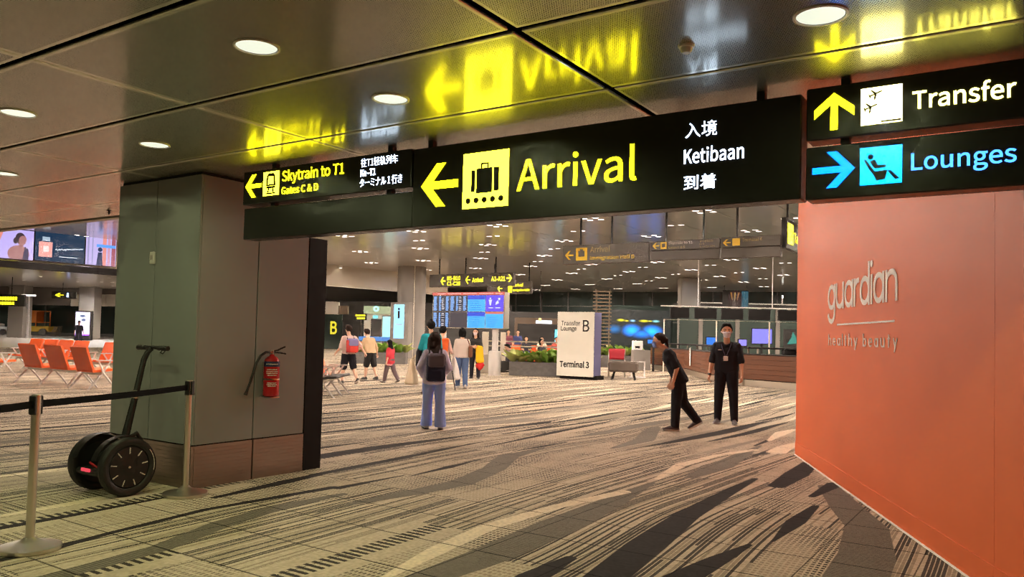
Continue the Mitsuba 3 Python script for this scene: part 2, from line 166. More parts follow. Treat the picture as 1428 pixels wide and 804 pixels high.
# ------------------------------------------------------------------ materials
STROKES = [  # (tone, [(x, y, half width), ...]) woven figures of the carpet, metres on the floor
    (0, [(-2.28, 7.87, .03), (-2.26, 6.84, .07), (-2.22, 5.85, .10), (-2.11, 4.85, .13), (-2.0, 4.0, .12), (-1.9, 3.2, .02)]),
    (0, [(-2.36, 4.28, .04), (-2.34, 3.81, .09), (-2.3, 3.2, .06)]), (0, [(-1.57, 5.3, .02), (-1.62, 4.8, .07), (-1.66, 4.3, .10), (-1.7, 3.6, .03)]),
    (0, [(-2.08, 9.3, .09), (-2.02, 8.4, .12), (-2.0, 7.6, .08)]), (0, [(-1.58, 8.1, .08), (-1.62, 7.3, .03)]), (0, [(-1.50, 6.9, .03), (-1.49, 6.2, .07), (-1.47, 5.5, .01)]),
    (0, [(-5.51, 7.8, .01), (-5.63, 9.6, .06), (-5.73, 11.8, .01)]), (0, [(-5.62, 5.2, .05), (-5.70, 6.6, .06), (-5.81, 8.2, .01)]),
    (0, [(-4.91, 5.76, .01), (-4.95, 6.4, .05), (-5.0, 7.0, .01)]), (0, [(-5.0, 4.9, .05), (-4.98, 5.75, .01)]), (0, [(-5.06, 7.75, .01), (-5.03, 8.3, .04), (-5.0, 8.9, .02)]),
    (0, [(-5.47, 11.58, .01), (-5.5, 12.6, .05), (-5.61, 13.6, .01)]), (0, [(-8.97, 11.9, .01), (-9.2, 14, .05), (-9.48, 16, .01)]),
    (0, [(-5.66, 2.0, .04), (-5.68, 2.53, .045), (-5.69, 3.0, .04), (-5.75, 3.8, .02)]), (0, [(-5.45, 4.0, .03), (-5.55, 4.8, .07), (-5.65, 5.6, .03)]),
    (0, [(-4.9, 2.0, .03), (-4.93, 2.5, .04), (-5.02, 2.9, .03), (-5.14, 3.7, .035), (-5.05, 4.9, .05)]), (0, [(-6.05, 9.0, .01), (-6.06, 9.9, .05), (-6.08, 10.8, .01)]),
    (0, [(-6.38, 15.6, .02), (-6.5, 17, .07), (-6.59, 18.6, .02)]), (0, [(-5.48, 18.6, .02), (-5.5, 20.5, .07), (-5.56, 22.6, .02)]), (0, [(-11.0, 10.9, .01), (-11.4, 12.6, .07), (-11.8, 14.4, .01)]),
    (0, [(-3.9, 13.4, .02), (-3.8, 14.6, .06), (-3.8, 15.6, .01)]), (0, [(-3.0, 10.3, .02), (-3.05, 11.6, .04), (-3.1, 13, .01)]),
    (1, [(-1.6, 7.9, .10), (-1.26, 6.97, .14), (-1.02, 6.36, .15), (-0.88, 5.49, .17), (-0.85, 4.9, .17), (-.8, 4, .1)]),
    (1, [(-4.46, 4.5, .03), (-4.38, 5.2, .10), (-4.34, 5.8, .12), (-4.55, 6.62, .12), (-4.89, 7.39, .12), (-4.94, 8.25, .02)]),
    (1, [(-4.8, 11.4, .04), (-4.66, 10.8, .12), (-4.33, 9.83, .13), (-4.30, 8.8, .03)]), (1, [(-2.80, 3.2, .1), (-2.78, 4.0, .15), (-2.83, 5.0, .17), (-2.9, 6.0, .11), (-2.98, 6.96, .03)]),
    (1, [(-2.81, 7.5, .05), (-2.80, 8.4, .13), (-2.90, 9.5, .08), (-2.95, 10.4, .02)]), (1, [(-4.35, 2.0, .07), (-4.45, 2.9, .08), (-4.68, 3.5, .09), (-4.80, 4.1, .08), (-4.78, 4.75, .04)]),
    (2, [(-2.96, 3.2, .02), (-3.10, 3.9, .07), (-3.2, 4.6, .07), (-3.16, 5.5, .06), (-3.0, 6.4, .06)]), (2, [(-3.03, 7.2, .03), (-3.17, 8.2, .07), (-3.11, 9.1, .05), (-2.89, 9.95, .05)]),
    (2, [(-3.01, 11.0, .03), (-3.12, 12.1, .10), (-3.08, 12.8, .03)]), (2, [(-2.62, 9.9, .12), (-2.66, 10.5, .10), (-2.55, 11.6, .05)]), (2, [(-6.78, 7.75, .01), (-6.95, 9.2, .06), (-6.57, 10.4, .03)]),
    (2, [(-6.34, 10.8, .02), (-6.42, 12.4, .08), (-6.42, 13.9, .02)]),
]
SAND = (0.43, 0.365, 0.285)
CREAM, TAN, GREY, DARK = (0.60, 0.515, 0.40), (0.27, 0.228, 0.172), (0.135, 0.120, 0.100), (0.026, 0.023, 0.023)

def carpet(p, n, uv):
    x, y = mi.Float(p.x), mi.Float(p.y)
    v = x + 0.55 * (noise(y * 0.16, x * 0.25, 3.0) - 0.5) + 0.12 * (noise(y * 0.7, x * 0.8, 5.0) - 0.5)
    # fields about half a metre wide, a few metres long, each of one weave
    bx = dr.floor(v / 0.46); by = dr.floor(y / 2.3 + 7.3 * cell_rand(bx, 11))
    kind = cell_rand(bx, by, 2)
    k = dr.floor(v / 0.026); sg = dr.floor(y / 2.4 + 9.1 * cell_rand(k, 5)); q = cell_rand(k, sg, 7)
    fv = v / 0.026 - k
    line = smoothstep(0.06, 0.2, fv) * (1 - smoothstep(0.8, 0.96, fv))
    par = dr.select(q < 0.40, mix(SAND, DARK, line * 0.92), dr.select(q < 0.68, mix(SAND, TAN, line), mi.Color3f(SAND)))
    cu, cv = y / 0.050 - dr.floor(y / 0.050), v / 0.034 - dr.floor(v / 0.034)
    sq = smoothstep(0.34, 0.46, cu) * smoothstep(0.30, 0.44, cv)
    wob = noise(y * 2.1, v * 5.0, 1.0)
    cross = mix(SAND, mix(TAN, DARK, smoothstep(0.25, 0.8, wob)), sq * (0.72 + 0.28 * wob))
    bar = y / 0.062 - dr.floor(y / 0.062)
    inb = dr.abs(v / 0.46 - bx - 0.5)
    lad = mix(SAND, DARK, smoothstep(0.42, 0.54, bar) * (1 - smoothstep(0.16, 0.2, inb)) * 0.95)
    st = noise(y * 0.30, v * 7.0, 9.0); far0 = smoothstep(7.5, 12.0, y - 0.35 * x)
    par = mix(par, mi.Color3f(TAN) * 0.7, smoothstep(0.52, 0.72, st) * far0 * 0.85)
    cross = mix(cross, mi.Color3f(GREY) * 1.3, smoothstep(0.60, 0.74, st) * far0 * 0.8)
    col = dr.select(kind < 0.50, par, dr.select(kind < 0.82, cross, dr.select(kind < 0.91, lad, mix(par, mi.Color3f(TAN), 0.55))))
    # sprinkled tapering figures beyond the ones laid out by hand
    far = dr.select((y > 9.0) | (x < -6.0), 1.0, 0.0)
    for lay, (cw, cl, seed) in enumerate(((0.80, 3.6, 21), (1.15, 4.8, 45))):
        gx = dr.floor(v / cw); sh = 5.7 * cell_rand(gx, seed); gy = dr.floor(y / cl + sh); r = cell_rand(gx, gy, seed + 1)
        a = 2 * (y / cl + sh - gy) - 1; b = 2 * (v / cw - gx) - 1 + 0.5 * (cell_rand(gx, gy, seed + 3) - 0.5) + 0.3 * a * (r - 0.5)
        wd = (0.10 + 0.14 * cell_rand(gx, gy, seed + 2)) * (1 - a * a)
        on = (1 - smoothstep(wd * 0.9, wd * 1.0 + 0.015, dr.abs(b))) * far
        tone = dr.select(r < 0.34, mi.Color3f(DARK), dr.select(r < 0.54, mi.Color3f(GREY), mi.Color3f(CREAM)))
        col = mix(col, tone, on * dr.select(r < 0.78, 1.0, 0.0))
    for tone in (1, 0, 2):
        best = mi.Float(9.0)
        for t, pts in STROKES:
            if t != tone: continue
            for (ax, ay, ra), (bx2, by2, rb) in zip(pts, pts[1:]):
                ex, ey = bx2 - ax, by2 - ay
                h = dr.clip(((x - ax) * ex + (y - ay) * ey) / (ex * ex + ey * ey), 0, 1)
                d = dr.sqrt(dr.square(x - ax - ex * h) + dr.square(y - ay - ey * h)) - (ra + (rb - ra) * h)
                best = dr.minimum(best, d)
        tex = 1.0 + (0.35 * (smoothstep(0.3, 0.7, y / 0.022 - dr.floor(y / 0.022)) - 0.5) if tone == 1 else 0.0)
        c = (DARK, GREY, CREAM)[tone]
        col = mix(col, mi.Color3f(c) * tex, 1 - smoothstep(-0.004, 0.006, best))
    # seams of the carpet tiles, about 0.58 m
    s = dr.minimum(dr.abs(y / 0.58 - dr.round(y / 0.58)), 1.0) * 0.58; s2 = dr.abs(x / 0.58 - dr.round(x / 0.58)) * 0.58
    seam = 1 - smoothstep(0.005, 0.010, dr.minimum(s, s2 + 0.003))
    near = 1 - smoothstep(9.0, 16.0, y - 0.5 * x)
    col = col * (1 - 0.72 * seam * near)
    return col * (0.86 + 0.28 * noise(x * 60, y * 60, 0.0))

mat('carpet', mikit.proc(carpet), 0.95, 0, 0.1)
mat('stone', (0.34, 0.31, 0.29), 0.28)

GX0, GY0, GDX, GDY = -1.892, 1.904, 2.320, 0.925       # grid of the low ceiling
def perforated(p, n, uv):
    x, y = mi.Float(p.x), mi.Float(p.y)
    fx = (x - GX0) / GDX; fy = (y - GY0) / GDY
    ex = dr.abs(fx - dr.round(fx)) * GDX; ey = dr.abs(fy - dr.round(fy)) * GDY
    e = dr.minimum(ex, ey)
    pit = 0.0105
    row = dr.floor(y / pit); ox = 0.5 * (row - 2 * dr.floor(row / 2))
    hx = x / pit + ox; hx = hx - dr.floor(hx) - 0.5; hy = y / pit - row - 0.5
    hole = (1 - smoothstep(0.26, 0.36, dr.sqrt(hx * hx + hy * hy))) * smoothstep(0.043, 0.046, e)
    return mi.Color3f(0.60, 0.575, 0.475) * (1 - 0.88 * hole) * (1.0 + 0.45 * (1 - smoothstep(0.040, 0.043, e))) * (0.96 + 0.08 * noise(x * 1.3, y * 1.3))
_pf = mikit.proc(perforated)
scene['ceiling_metal'] = {'type': 'twosided', 'bsdf': {'type': 'blendbsdf', 'weight': 0.5,
    'a': {'type': 'principled', 'base_color': _pf, 'roughness': 0.15, 'metallic': 0.92},
    'b': {'type': 'principled', 'base_color': _pf, 'roughness': 0.44, 'metallic': 0.82}}}
mat('ceiling_back', (0.004, 0.004, 0.004), 0.9, 0, 0.0)
mat('hall_ceiling', (0.52, 0.485, 0.44), 0.17, 0.55, 0.6)
mat('white_trim', (0.75, 0.74, 0.70), 0.4)
mat('lens', (0.9, 0.9, 0.88), 0.5)
mat('display', (0.012, 0.012, 0.012), 0.3)
mat('steel', (0.72, 0.68, 0.60), 0.30, 1.0)
mat('chrome', (0.78, 0.77, 0.75), 0.12, 1.0)
mat('black_plastic', (0.010, 0.010, 0.011), 0.38)
mat('black_webbing', (0.006, 0.006, 0.007), 0.9, 0, 0.1)
mat('rubber', (0.010, 0.010, 0.010), 0.5)
mat('sign_black', (0.010, 0.010, 0.009), 0.28)
mat('sign_grey', (0.055, 0.047, 0.038), 0.35)
mat('pillar_panel', (0.215, 0.225, 0.225), 0.36)
mat('joint_black', (0.01, 0.01, 0.01), 0.8)
mat('kick_slat', (0.31, 0.245, 0.215), 0.30, 0.8)
mat('post_black', (0.006, 0.005, 0.005), 0.6, 0, 0.2)
mat('white_paint', (0.86, 0.84, 0.83), 0.5)
mat('red_paint', (0.42, 0.012, 0.016), 0.25)
mat('navy_print', (0.02, 0.02, 0.07), 0.5)
mat('silver_print', (0.55, 0.50, 0.48), 0.5)
mat('orange_vinyl', mikit.proc(lambda p, n, uv: mi.Color3f(0.66, 0.128, 0.036) * (0.94 + 0.12 * fbm(p.x * 2.0, p.y * 2.0, p.z * 1.2))), 0.5, 0, 0.25)
mat('beige_wall', (0.50, 0.44, 0.36), 0.6)
mat('dark_wall', (0.022, 0.021, 0.021), 0.5)
mat('column_grey', (0.22, 0.205, 0.19), 0.45)
mat('dark_glass', (0.022, 0.032, 0.029), 0.08)
mat('mullion', (0.10, 0.10, 0.095), 0.4, 0.6)

# ------------------------------------------------------------------ floor, low ceiling, hall ceiling
struct('floor', 'patterned carpet in cream, tan and charcoal streaks')
put('floor', box(-48, 12, -5, 80, -0.05, 0.0), 'carpet')
struct('floor_2', 'pale polished stone floor beyond the carpet')
put('floor_2', box(-125, -48.01, -5, 110, -0.05, 0.0), 'stone')

LOWZ, LOWY = 2.682, 5.25
ce = struct('ceiling', 'low ceiling of perforated bronze metal panels with black joints')
put('ceiling', box(-14.0, 3.0, -4.0, LOWY + 0.1, LOWZ + 0.06, LOWZ + 0.14), 'ceiling_back')
for i in range(-6, 3):
    for j in range(-6, 4):
        x0, x1 = GX0 + (i - 1) * GDX, GX0 + i * GDX
        y0, y1 = GY0 + j * GDY, min(GY0 + (j + 1) * GDY, LOWY)
        if x0 < -14.6 or x1 > 3.2: continue
        gx1 = 0.021 if i == 0 else 0.006; gx0 = 0.021 if i == 1 else 0.006
        g0 = 0.019 if j <= 1 else (0.013 if j == 2 else 0.007); g1 = 0.019 if j < 1 else (0.013 if j == 1 else 0.007)
        part('ceiling', 'panel', box(x0 + gx0, x1 - gx1, y0 + g0, y1 - g1, LOWZ, LOWZ + 0.016, 0.004), 'ceiling_metal')
fa = struct('wall_back', 'bulkhead above the edge of the low ceiling')
put('wall_back', box(-14.0, 3.0, LOWY + 0.10, LOWY + 0.2, LOWZ, 5.05), 'beige_wall')

HALLZ = 5.0
struct('ceiling_2', 'high ceiling of the hall in grey metal panels')
put('ceiling_2', box(-40, 6, LOWY + 0.2, 60, HALLZ + 0.03, HALLZ + 0.10), 'ceiling_back')
hx = np.arange(-39.5, 3.9, 1.78); hy = np.linspace(LOWY + 0.3, 59.4, 12)
for a in hx:
    for b0, b1 in zip(hy, hy[1:]):
        part('ceiling_2', 'panel', box(a, a + 1.765, b0, b1 - 0.012, HALLZ, HALLZ + 0.03), 'hall_ceiling')

# recessed lamps of the low ceiling
ring_m = lathe([(0.108, 0.004), (0.108, -0.006), (0.098, -0.007), (0.094, 0.010), (0.102, 0.012), (0.108, 0.004)], 40)
lens_m = lathe([(0.0, 0.0), (0.094, 0.0)], 40); lens_m.invert()
if lens_m.face_normals[0][2] > 0: lens_m.invert()
def downlight(x, y, label, group=None):
    k = thing('recessed_downlight', label, 'ceiling light', group)
    part(k, 'ring', place(ring_m, 0, (x, y, LOWZ)), 'white_trim', smooth=40)
    part(k, 'lens', place(lens_m, 0, (x, y, LOWZ - 0.002)), 'display', emit=(0.80, 0.83, 0.66), weight=0.0, label='glowing white lens')
    scene[k + '__spot'] = {'type': 'spot', 'intensity': rgb(DOWNLIGHT), 'cutoff_angle': 84.0, 'beam_width': 55.0, 'sampling_weight': 1.0,
                           'to_world': T().look_at(origin=[x, y, LOWZ - 0.015], target=[x, y, 0], up=[0, 1, 0])}
downlight(-3.055, 2.38, 'round downlight between the two front black ceiling joints, left of the centre')
downlight(-3.055, 3.31, 'round downlight right above the gap between the two yellow signs')
downlight(-5.36, 3.31, 'round downlight above the grey pillar, straight over its front')
downlight(-5.36, 2.38, 'round downlight at the left edge of the picture, the larger of the two there')
downlight(-7.64, 3.31, 'small round downlight at the left edge, cut by the frame, farthest left')
downlight(-0.72, 3.31, 'large round downlight above the Transfer sign')
for x in (-3.055, -5.36, -7.64):  # unseen lamps added behind the camera to light the foreground
    for y in (0.53, -0.4):
        downlight(x, y, 'added unseen downlight in the low ceiling behind the camera', 'added downlights behind the camera')

k = thing('smoke_detector', 'small grey detector on the low ceiling above the white Chinese lettering', 'detector')
put(k, place(lathe([(0, -0.035), (0.018, -0.035), (0.026, -0.026), (0.028, -0.012), (0.036, -0.010), (0.038, 0.0), (0, 0)], 24), 0, (-1.31, 3.36, LOWZ)), 'white_trim', smooth=40)
k = thing('sprinkler', 'little dark sprinkler head under the left end of the low ceiling', 'sprinkler')
put(k, cat(place(lathe([(0, -0.05), (0.008, -0.05), (0.010, -0.012), (0.026, -0.008), (0.026, 0), (0, 0)], 16), 0, (-8.9, 4.97, LOWZ)), box(-8.94, -8.86, 4.965, 4.975, LOWZ - 0.030, LOWZ - 0.022)), 'black_plastic')

# ------------------------------------------------------------------ the overhead signs, all on the plane y = 4.13
SY, SD = 4.13, 0.135
SK = 1.0325                        # the sign layout below is drawn at a scale of 1 : SK about x = 0, z = 1.35
def up_z(z): return 1.35 + (z - 1.35) * SK
def layout(s): return affinity.scale(s, SK, SK, origin=(0, 1.35))
def sign_body(k, x0, x1, z0, z1, m='sign_black'):
    part(k, 'housing', box(x0 * SK, x1 * SK, SY, SY + SD, up_z(z0), up_z(z1), 0.006), m)
def lit(k, name, shape, e, w=1.0, d=0.004, **kw):
    part(k, name, upright(layout(shape), d, (0, SY - 0.0005, 0)), 'display', emit=e, weight=w, **kw)
def dark(k, name, shape, **kw):
    part(k, name, upright(layout(shape), 0.003, (0, SY - 0.0047, 0)), 'sign_black', **kw)
def rod(k, x, z0, z1=LOWZ + 0.02):
    part(k, 'hanger', box(x * SK - 0.021, x * SK + 0.021, SY + 0.045, SY + 0.09, up_z(z0), z1), 'black_plastic')

k = thing('hanging_sign', 'wide black hanging sign with large yellow Arrival lettering and a suitcase pictogram', 'sign')
sign_body(k, -3.468, -0.955, 2.058, 2.582)
rod(k, -3.36, 2.57); rod(k, -1.17, 2.57)
lit(k, 'arrow', fit(arrow(), -3.391, -3.085, 2.180, 2.465), YELLOW, label='yellow arrow pointing left')
ix0, ix1, iz0, iz1 = -3.045, -2.694, 2.148, 2.502
ic = lit(k, 'pictogram', sbox(ix0, ix1, iz0, iz1), PALE, label='glowing yellow square')
iw, ih = ix1 - ix0, iz1 - iz0
U = lambda a, b, c, d: sbox(ix0 + a * iw, ix0 + c * iw, iz0 + b * ih, iz0 + d * ih)
ik = k + '__pictogram'
dark(ik, 'suitcase', unary_union([U(.20, .30, .275, .68), U(.315, .265, .655, .705), U(.695, .285, .80, .70), U(.41, .70, .575, .80).difference(U(.435, .70, .55, .775))]), label='dark suitcase with two straps')
for q in range(5): dark(ik, 'roller', Point(ix0 + (.135 + .18 * q) * iw, iz0 + .14 * ih).buffer(.052 * iw))
lit(k, 'lettering', lay('Arrival', -2.632, -1.838, 2.233, 0.186, 1.0), YELLOW, 2.0, label='yellow word Arrival')
lit(k, 'chinese_lettering', fit(text('入境', 0.1, 1.0), -1.557, -1.382, 2.428, 2.511), ICE, 0.6, label='white Chinese lettering, upper line')
lit(k, 'malay_lettering', lay('Ketibaan', -1.562, -1.238, 2.292, 0.074, 3.0), ICE, 0.6, label='white word Ketibaan')
lit(k, 'chinese_lettering', fit(text('到着', 0.1, 2.0), -1.561, -1.383, 2.148, 2.229), ICE, 0.6, label='white Chinese lettering, lower line')

k = thing('hanging_sign', 'smaller black hanging sign with yellow Skytrain to T1 lettering, left of the Arrival sign', 'sign')
sign_body(k, -5.235, -3.485, 2.330, 2.592)
rod(k, -4.93, 2.1, ); rod(k, -3.72, 2.1)
lit(k, 'arrow', fit(arrow(), -5.205, -5.014, 2.382, 2.564), YELLOW, label='yellow arrow pointing left')
sx0, sx1, sz0, sz1 = -4.992, -4.810, 2.383, 2.569
lit(k, 'pictogram', sbox(sx0, sx1, sz0, sz1), PALE, label='glowing yellow square')
sk = k + '__pictogram'
V = lambda pts: Polygon([(sx0 + a * (sx1 - sx0), sz0 + b * (sz1 - sz0)) for a, b in pts])
dark(sk, 'train', V([(.22, .40), (.26, .82), (.36, .92), (.66, .92), (.76, .82), (.80, .40)]).difference(V([(.30, .46), (.34, .80), (.66, .80), (.72, .46)])).union(V([(.22, .38), (.80, .38), (.76, .30), (.26, .30)])), label='dark train front')
dark(sk, 'track', unary_union([V([(.30, .12), (.36, .12), (.42, .3), (.36, .3)]), V([(.66, .12), (.72, .12), (.66, .3), (.60, .3)]), V([(.22, .06), (.80, .06), (.80, .11), (.22, .11)])]))
lit(k, 'lettering', lay('Skytrain to T1', -4.775, -4.118, 2.480, 0.077, 2.5), YELLOW, label='yellow words Skytrain to T1')
lit(k, 'lettering', lay('Gates C & D', -4.777, -4.379, 2.381, 0.053, 2.0), YELLOW, label='yellow words Gates C & D')
lit(k, 'chinese_lettering', fit(text('往T1轻轨列车', 0.1, 0.5), -3.950, -3.607, 2.506, 2.568), ICE, 0.5)
lit(k, 'malay_lettering', lay('Ke -T1', -3.953, -3.809, 2.443, 0.045, 8.0), ICE, 0.5)
lit(k, 'japanese_lettering', fit(text('ターミナル 1 行き', 0.1, 3.0), -3.957, -3.563, 2.364, 2.428), ICE, 0.5)

k = thing('sign_panel', 'blank black panel hanging under the Skytrain sign', 'sign')
put(k, box(-5.215 * SK, -3.465 * SK, SY, SY + SD, up_z(2.056), up_z(2.300), 0.006), 'sign_black')

k = thing('hanging_sign', 'black hanging sign with yellow Transfer lettering and two planes on a bright square', 'sign')
sign_body(k, -0.932, 0.42, 2.340, 2.600)
rod(k, -0.76, 2.30); rod(k, 0.25, 2.30)
lit(k, 'arrow', fit(arrow(1), -0.894, -0.711, 2.382, 2.563), YELLOW, label='yellow arrow pointing up')
tx0, tx1, tz0, tz1 = -0.682, -0.504, 2.386, 2.562
lit(k, 'pictogram', sbox(tx0, tx1, tz0, tz1), (9, 8, 2.2), label='bright yellow-white square')
tk = k + '__pictogram'
def plane(cx, cz, s, a):
    g = unary_union([LineString([(-.5, 0), (.5, 0)]).buffer(.055), Polygon([(.12, 0), (-.18, .46), (-.28, .46), (-.1, 0), (-.28, -.46), (-.18, -.46)]), Polygon([(-.34, 0), (-.5, .18), (-.56, .18), (-.5, 0), (-.56, -.18), (-.5, -.18)])])
    return affinity.translate(affinity.scale(affinity.rotate(g, a, origin=(0, 0)), s, s, origin=(0, 0)), cx, cz)
dark(tk, 'plane', plane(tx0 + .36 * .178, tz0 + .80 * .18, .055, 20), label='small dark plane, upper')
dark(tk, 'plane', plane(tx0 + .24 * .178, tz0 + .46 * .18, .055, 20), label='small dark plane, lower')
dark(tk, 'runway', sbox(tx0 + .5 * .178, tx0 + .98 * .178, tz0 + .03 * .18, tz0 + .07 * .18))
lit(k, 'lettering', lay('Transfer', -0.463, -0.058, 2.436, 0.079, 3.5), (8, 7.2, 1.0), label='pale yellow word Transfer')

k = thing('hanging_sign', 'black hanging sign with glowing blue Lounges lettering, under the Transfer sign', 'sign')
sign_body(k, -0.932, 0.42, 2.048, 2.308)
lit(k, 'arrow', fit(arrow(2), -0.900, -0.706, 2.100, 2.276), CYAN, label='blue arrow pointing right')
lx0, lx1, lz0, lz1 = -0.684, -0.503, 2.100, 2.278
lit(k, 'pictogram', sbox(lx0, lx1, lz0, lz1), (0.0, 0.95, 2.6), label='glowing cyan square')
lk = k + '__pictogram'
W = lambda pts: Polygon([(lx0 + a * (lx1 - lx0), lz0 + b * (lz1 - lz0)) for a, b in pts])
dark(lk, 'reclining_figure', unary_union([Point(lx0 + .26 * .18, lz0 + .74 * .178).buffer(.012), W([(.10, .66), (.14, .68), (.36, .34), (.66, .36), (.60, .12), (.40, .10), (.34, .24), (.22, .42)]), W([(.24, .62), (.36, .66), (.44, .50), (.62, .50), (.62, .44), (.40, .42), (.34, .44)]), W([(.66, .34), (.74, .34), (.94, .12), (.84, .10)])]), label='dark figure in a reclining chair')
lit(k, 'lettering', lay('Lounges', -0.466, -0.057, 2.153, 0.076, 3.0), (0.14, 0.75, 3.2), label='glowing blue word Lounges')

# ------------------------------------------------------------------ grey pillar with kick slats, black end post
PX0, PX1, PY0, PY1 = -7.118, -5.877, 4.07, 5.28
k = struct('wall_left', 'square pillar clad in grey metal panels')
put(k, box(PX0 + 0.02, PX1 - 0.02, PY0 + 0.02, PY1, 0, LOWZ + 0.05), 'joint_black')
for a, b in ((PX0, -6.516), (-6.508, PX1 - 0.0)):
    part(k, 'panel', box(a, b, PY0, PY0 + 0.02, 0.362, 2.655, 0.004), 'pillar_panel')
for a, b in ((PY0 + 0.021, 4.684), (4.692, PY1)):
    part(k, 'panel', box(PX1 - 0.02, PX1, a, b, 0.362, 2.655, 0.004), 'pillar_panel')
sh = 0.355 / 11
for q in range(11):
    z0, z1 = q * sh + 0.0002, (q + 1) * sh - 0.0003
    part(k, 'slat', box(PX0, PX1 + 0.006, PY0 - 0.008, PY0 + 0.02, z0, z1, 0.0016), 'kick_slat')
    part(k, 'slat', box(PX1 - 0.02, PX1 + 0.008, PY0 + 0.021, 4.682, z0, z1, 0.0016), 'kick_slat')
    part(k, 'slat', box(PX1 - 0.02, PX1 + 0.008, 4.694, PY1, z0, z1, 0.0016), 'kick_slat')
k = thing('end_post', 'narrow black post at the back edge of the grey pillar', 'post')
put(k, box(PX1 - 0.30, PX1 + 0.004, PY1 + 0.005, 5.515, 0, 2.255, 0.004), 'post_black')
k = thing('wall_switch', 'small beige switch box on the front of the grey pillar', 'switch')
part(k, 'box', box(-6.566, -6.494, PY0 - 0.022, PY0, 1.908, 2.016, 0.006), 'white_trim')
part(k, 'button', box(-6.546, -6.514, PY0 - 0.028, PY0 - 0.021, 1.945, 1.985, 0.003), 'silver_print')

# ------------------------------------------------------------------ fire extinguisher on the pillar's right face
k = thing('fire_extinguisher', 'red fire extinguisher with black hose hung on the grey pillar', 'fire extinguisher')
ex, ey = PX1 + 0.085, 4.806
bod = lathe([(0, .745), (.055, .745), (.068, .752), (.070, .77), (.070, 1.04), (.064, 1.075), (.045, 1.10), (.022, 1.112), (.022, 1.125), (0, 1.125)], 32)
part(k, 'cylinder', place(bod, 0, (ex, ey, 0)), 'red_paint', smooth=40)
def arc_label(z0, z1, half, r=0.0708, n=16):
    a = np.linspace(-half, half, n) - math.radians(35); v, f = [], []
    for t in a: v += [[r * math.cos(t), r * math.sin(t), z0], [r * math.cos(t), r * math.sin(t), z1], [(r - .003) * math.cos(t), (r - .003) * math.sin(t), z0], [(r - .003) * math.cos(t), (r - .003) * math.sin(t), z1]]
    for i in range(n - 1):
        o = 4 * i; f += [[o, o + 4, o + 5], [o, o + 5, o + 1], [o + 2, o + 7, o + 6], [o + 2, o + 3, o + 7], [o + 1, o + 5, o + 7], [o + 1, o + 7, o + 3], [o, o + 6, o + 4], [o, o + 2, o + 6]]
    return place(trimesh.Trimesh(v, f, process=False), 0, (ex, ey, 0))
part(k, 'label', arc_label(1.015, 1.062, 1.35), 'navy_print', label='dark blue name band')
part(k, 'print', cat(*[arc_label(z, z + .008, w, .0714) for z, w in ((1.034, .8), (.985, .7), (.968, .8), (.951, .75), (.934, .6), (.865, .6), (.85, .7), (.835, .5))]), 'silver_print', label='pale printed lines', kind='stuff')
part(k, 'strap', place(lathe([(.072, .895), (.074, .895), (.074, .908), (.072, .908), (.072, .895)], 32), 0, (ex, ey, 0)), 'chrome', label='metal strap')
part(k, 'valve', cat(place(lathe([(0, 1.12), (.016, 1.12), (.016, 1.155), (.010, 1.165), (0, 1.165)], 16), 0, (ex, ey, 0)), box(ex - .012, ex + .012, ey - .03, ey + .014, 1.135, 1.155, .003)), 'chrome')
part(k, 'handle', cat(tube([(ex, ey, 1.15), (ex + .01, ey + .06, 1.165), (ex + .02, ey + .13, 1.195)], .007), tube([(ex, ey, 1.14), (ex + .01, ey + .06, 1.142), (ex + .02, ey + .14, 1.130)], .007)), 'black_plastic', label='black squeeze handle')
hs = [(ex, ey - .025, 1.145), (ex + .01, ey - .08, 1.145), (ex + .01, ey - .135, 1.115), (ex + .005, ey - .175, 1.05), (ex - .005, ey - .195, .97), (ex - .02, ey - .215, .88), (ex - .035, ey - .235, .80)]
part(k, 'hose', tube(hs, .011, 10), 'rubber', smooth=40, label='black hose')
part(k, 'nozzle', tube([hs[-1], (ex - .04, ey - .247, .765)], [.013, .017]), 'black_plastic')
part(k, 'bracket', cat(box(PX1, PX1 + .012, ey - .03, ey + .03, .735, 1.06), box(PX1, ex + .06, ey - .055, ey + .055, .732, .742, .003)), 'chrome')

# ------------------------------------------------------------------ belt barriers
def post_mesh():
    base = lathe([(0, 0), (.168, 0), (.172, .006), (.172, .024), (.166, .028), (.075, .050), (.045, .062), (.030, .078), (.0, .078)], 48)
    pole = lathe([(0, .07), (.0245, .07), (.0245, .80), (0, .80)], 24)
    head = lathe([(0, .80), (.0265, .80), (.0265, .918), (.022, .926), (0, .927)], 24)
    return base, pole, head
def barrier(x, y, label, belts):
    k = thing('barrier_post', label, 'barrier post')
    b, p, h = post_mesh()
    part(k, 'base', place(b, 0, (x, y, 0)), 'steel', smooth=30); part(k, 'pole', place(p, 0, (x, y, 0)), 'steel', smooth=40); part(k, 'head', place(h, 0, (x, y, 0)), 'steel', smooth=40)
    for az in belts:
        part(k, 'cassette', place(box(.018, .036, -.020, .020, .806, .918, .004), az, (x, y, 0)), 'black_plastic', label='black belt socket')
    return k
S1, S2, S0 = np.array([-5.008, 2.401]), np.array([-5.703, 3.909]), np.array([-4.42, 1.30])
az12 = math.atan2(*(S2 - S1)[::-1]); az10 = math.atan2(*(S0 - S1)[::-1])
side = np.array([math.cos(az12 + math.pi / 2), math.sin(az12 + math.pi / 2)])
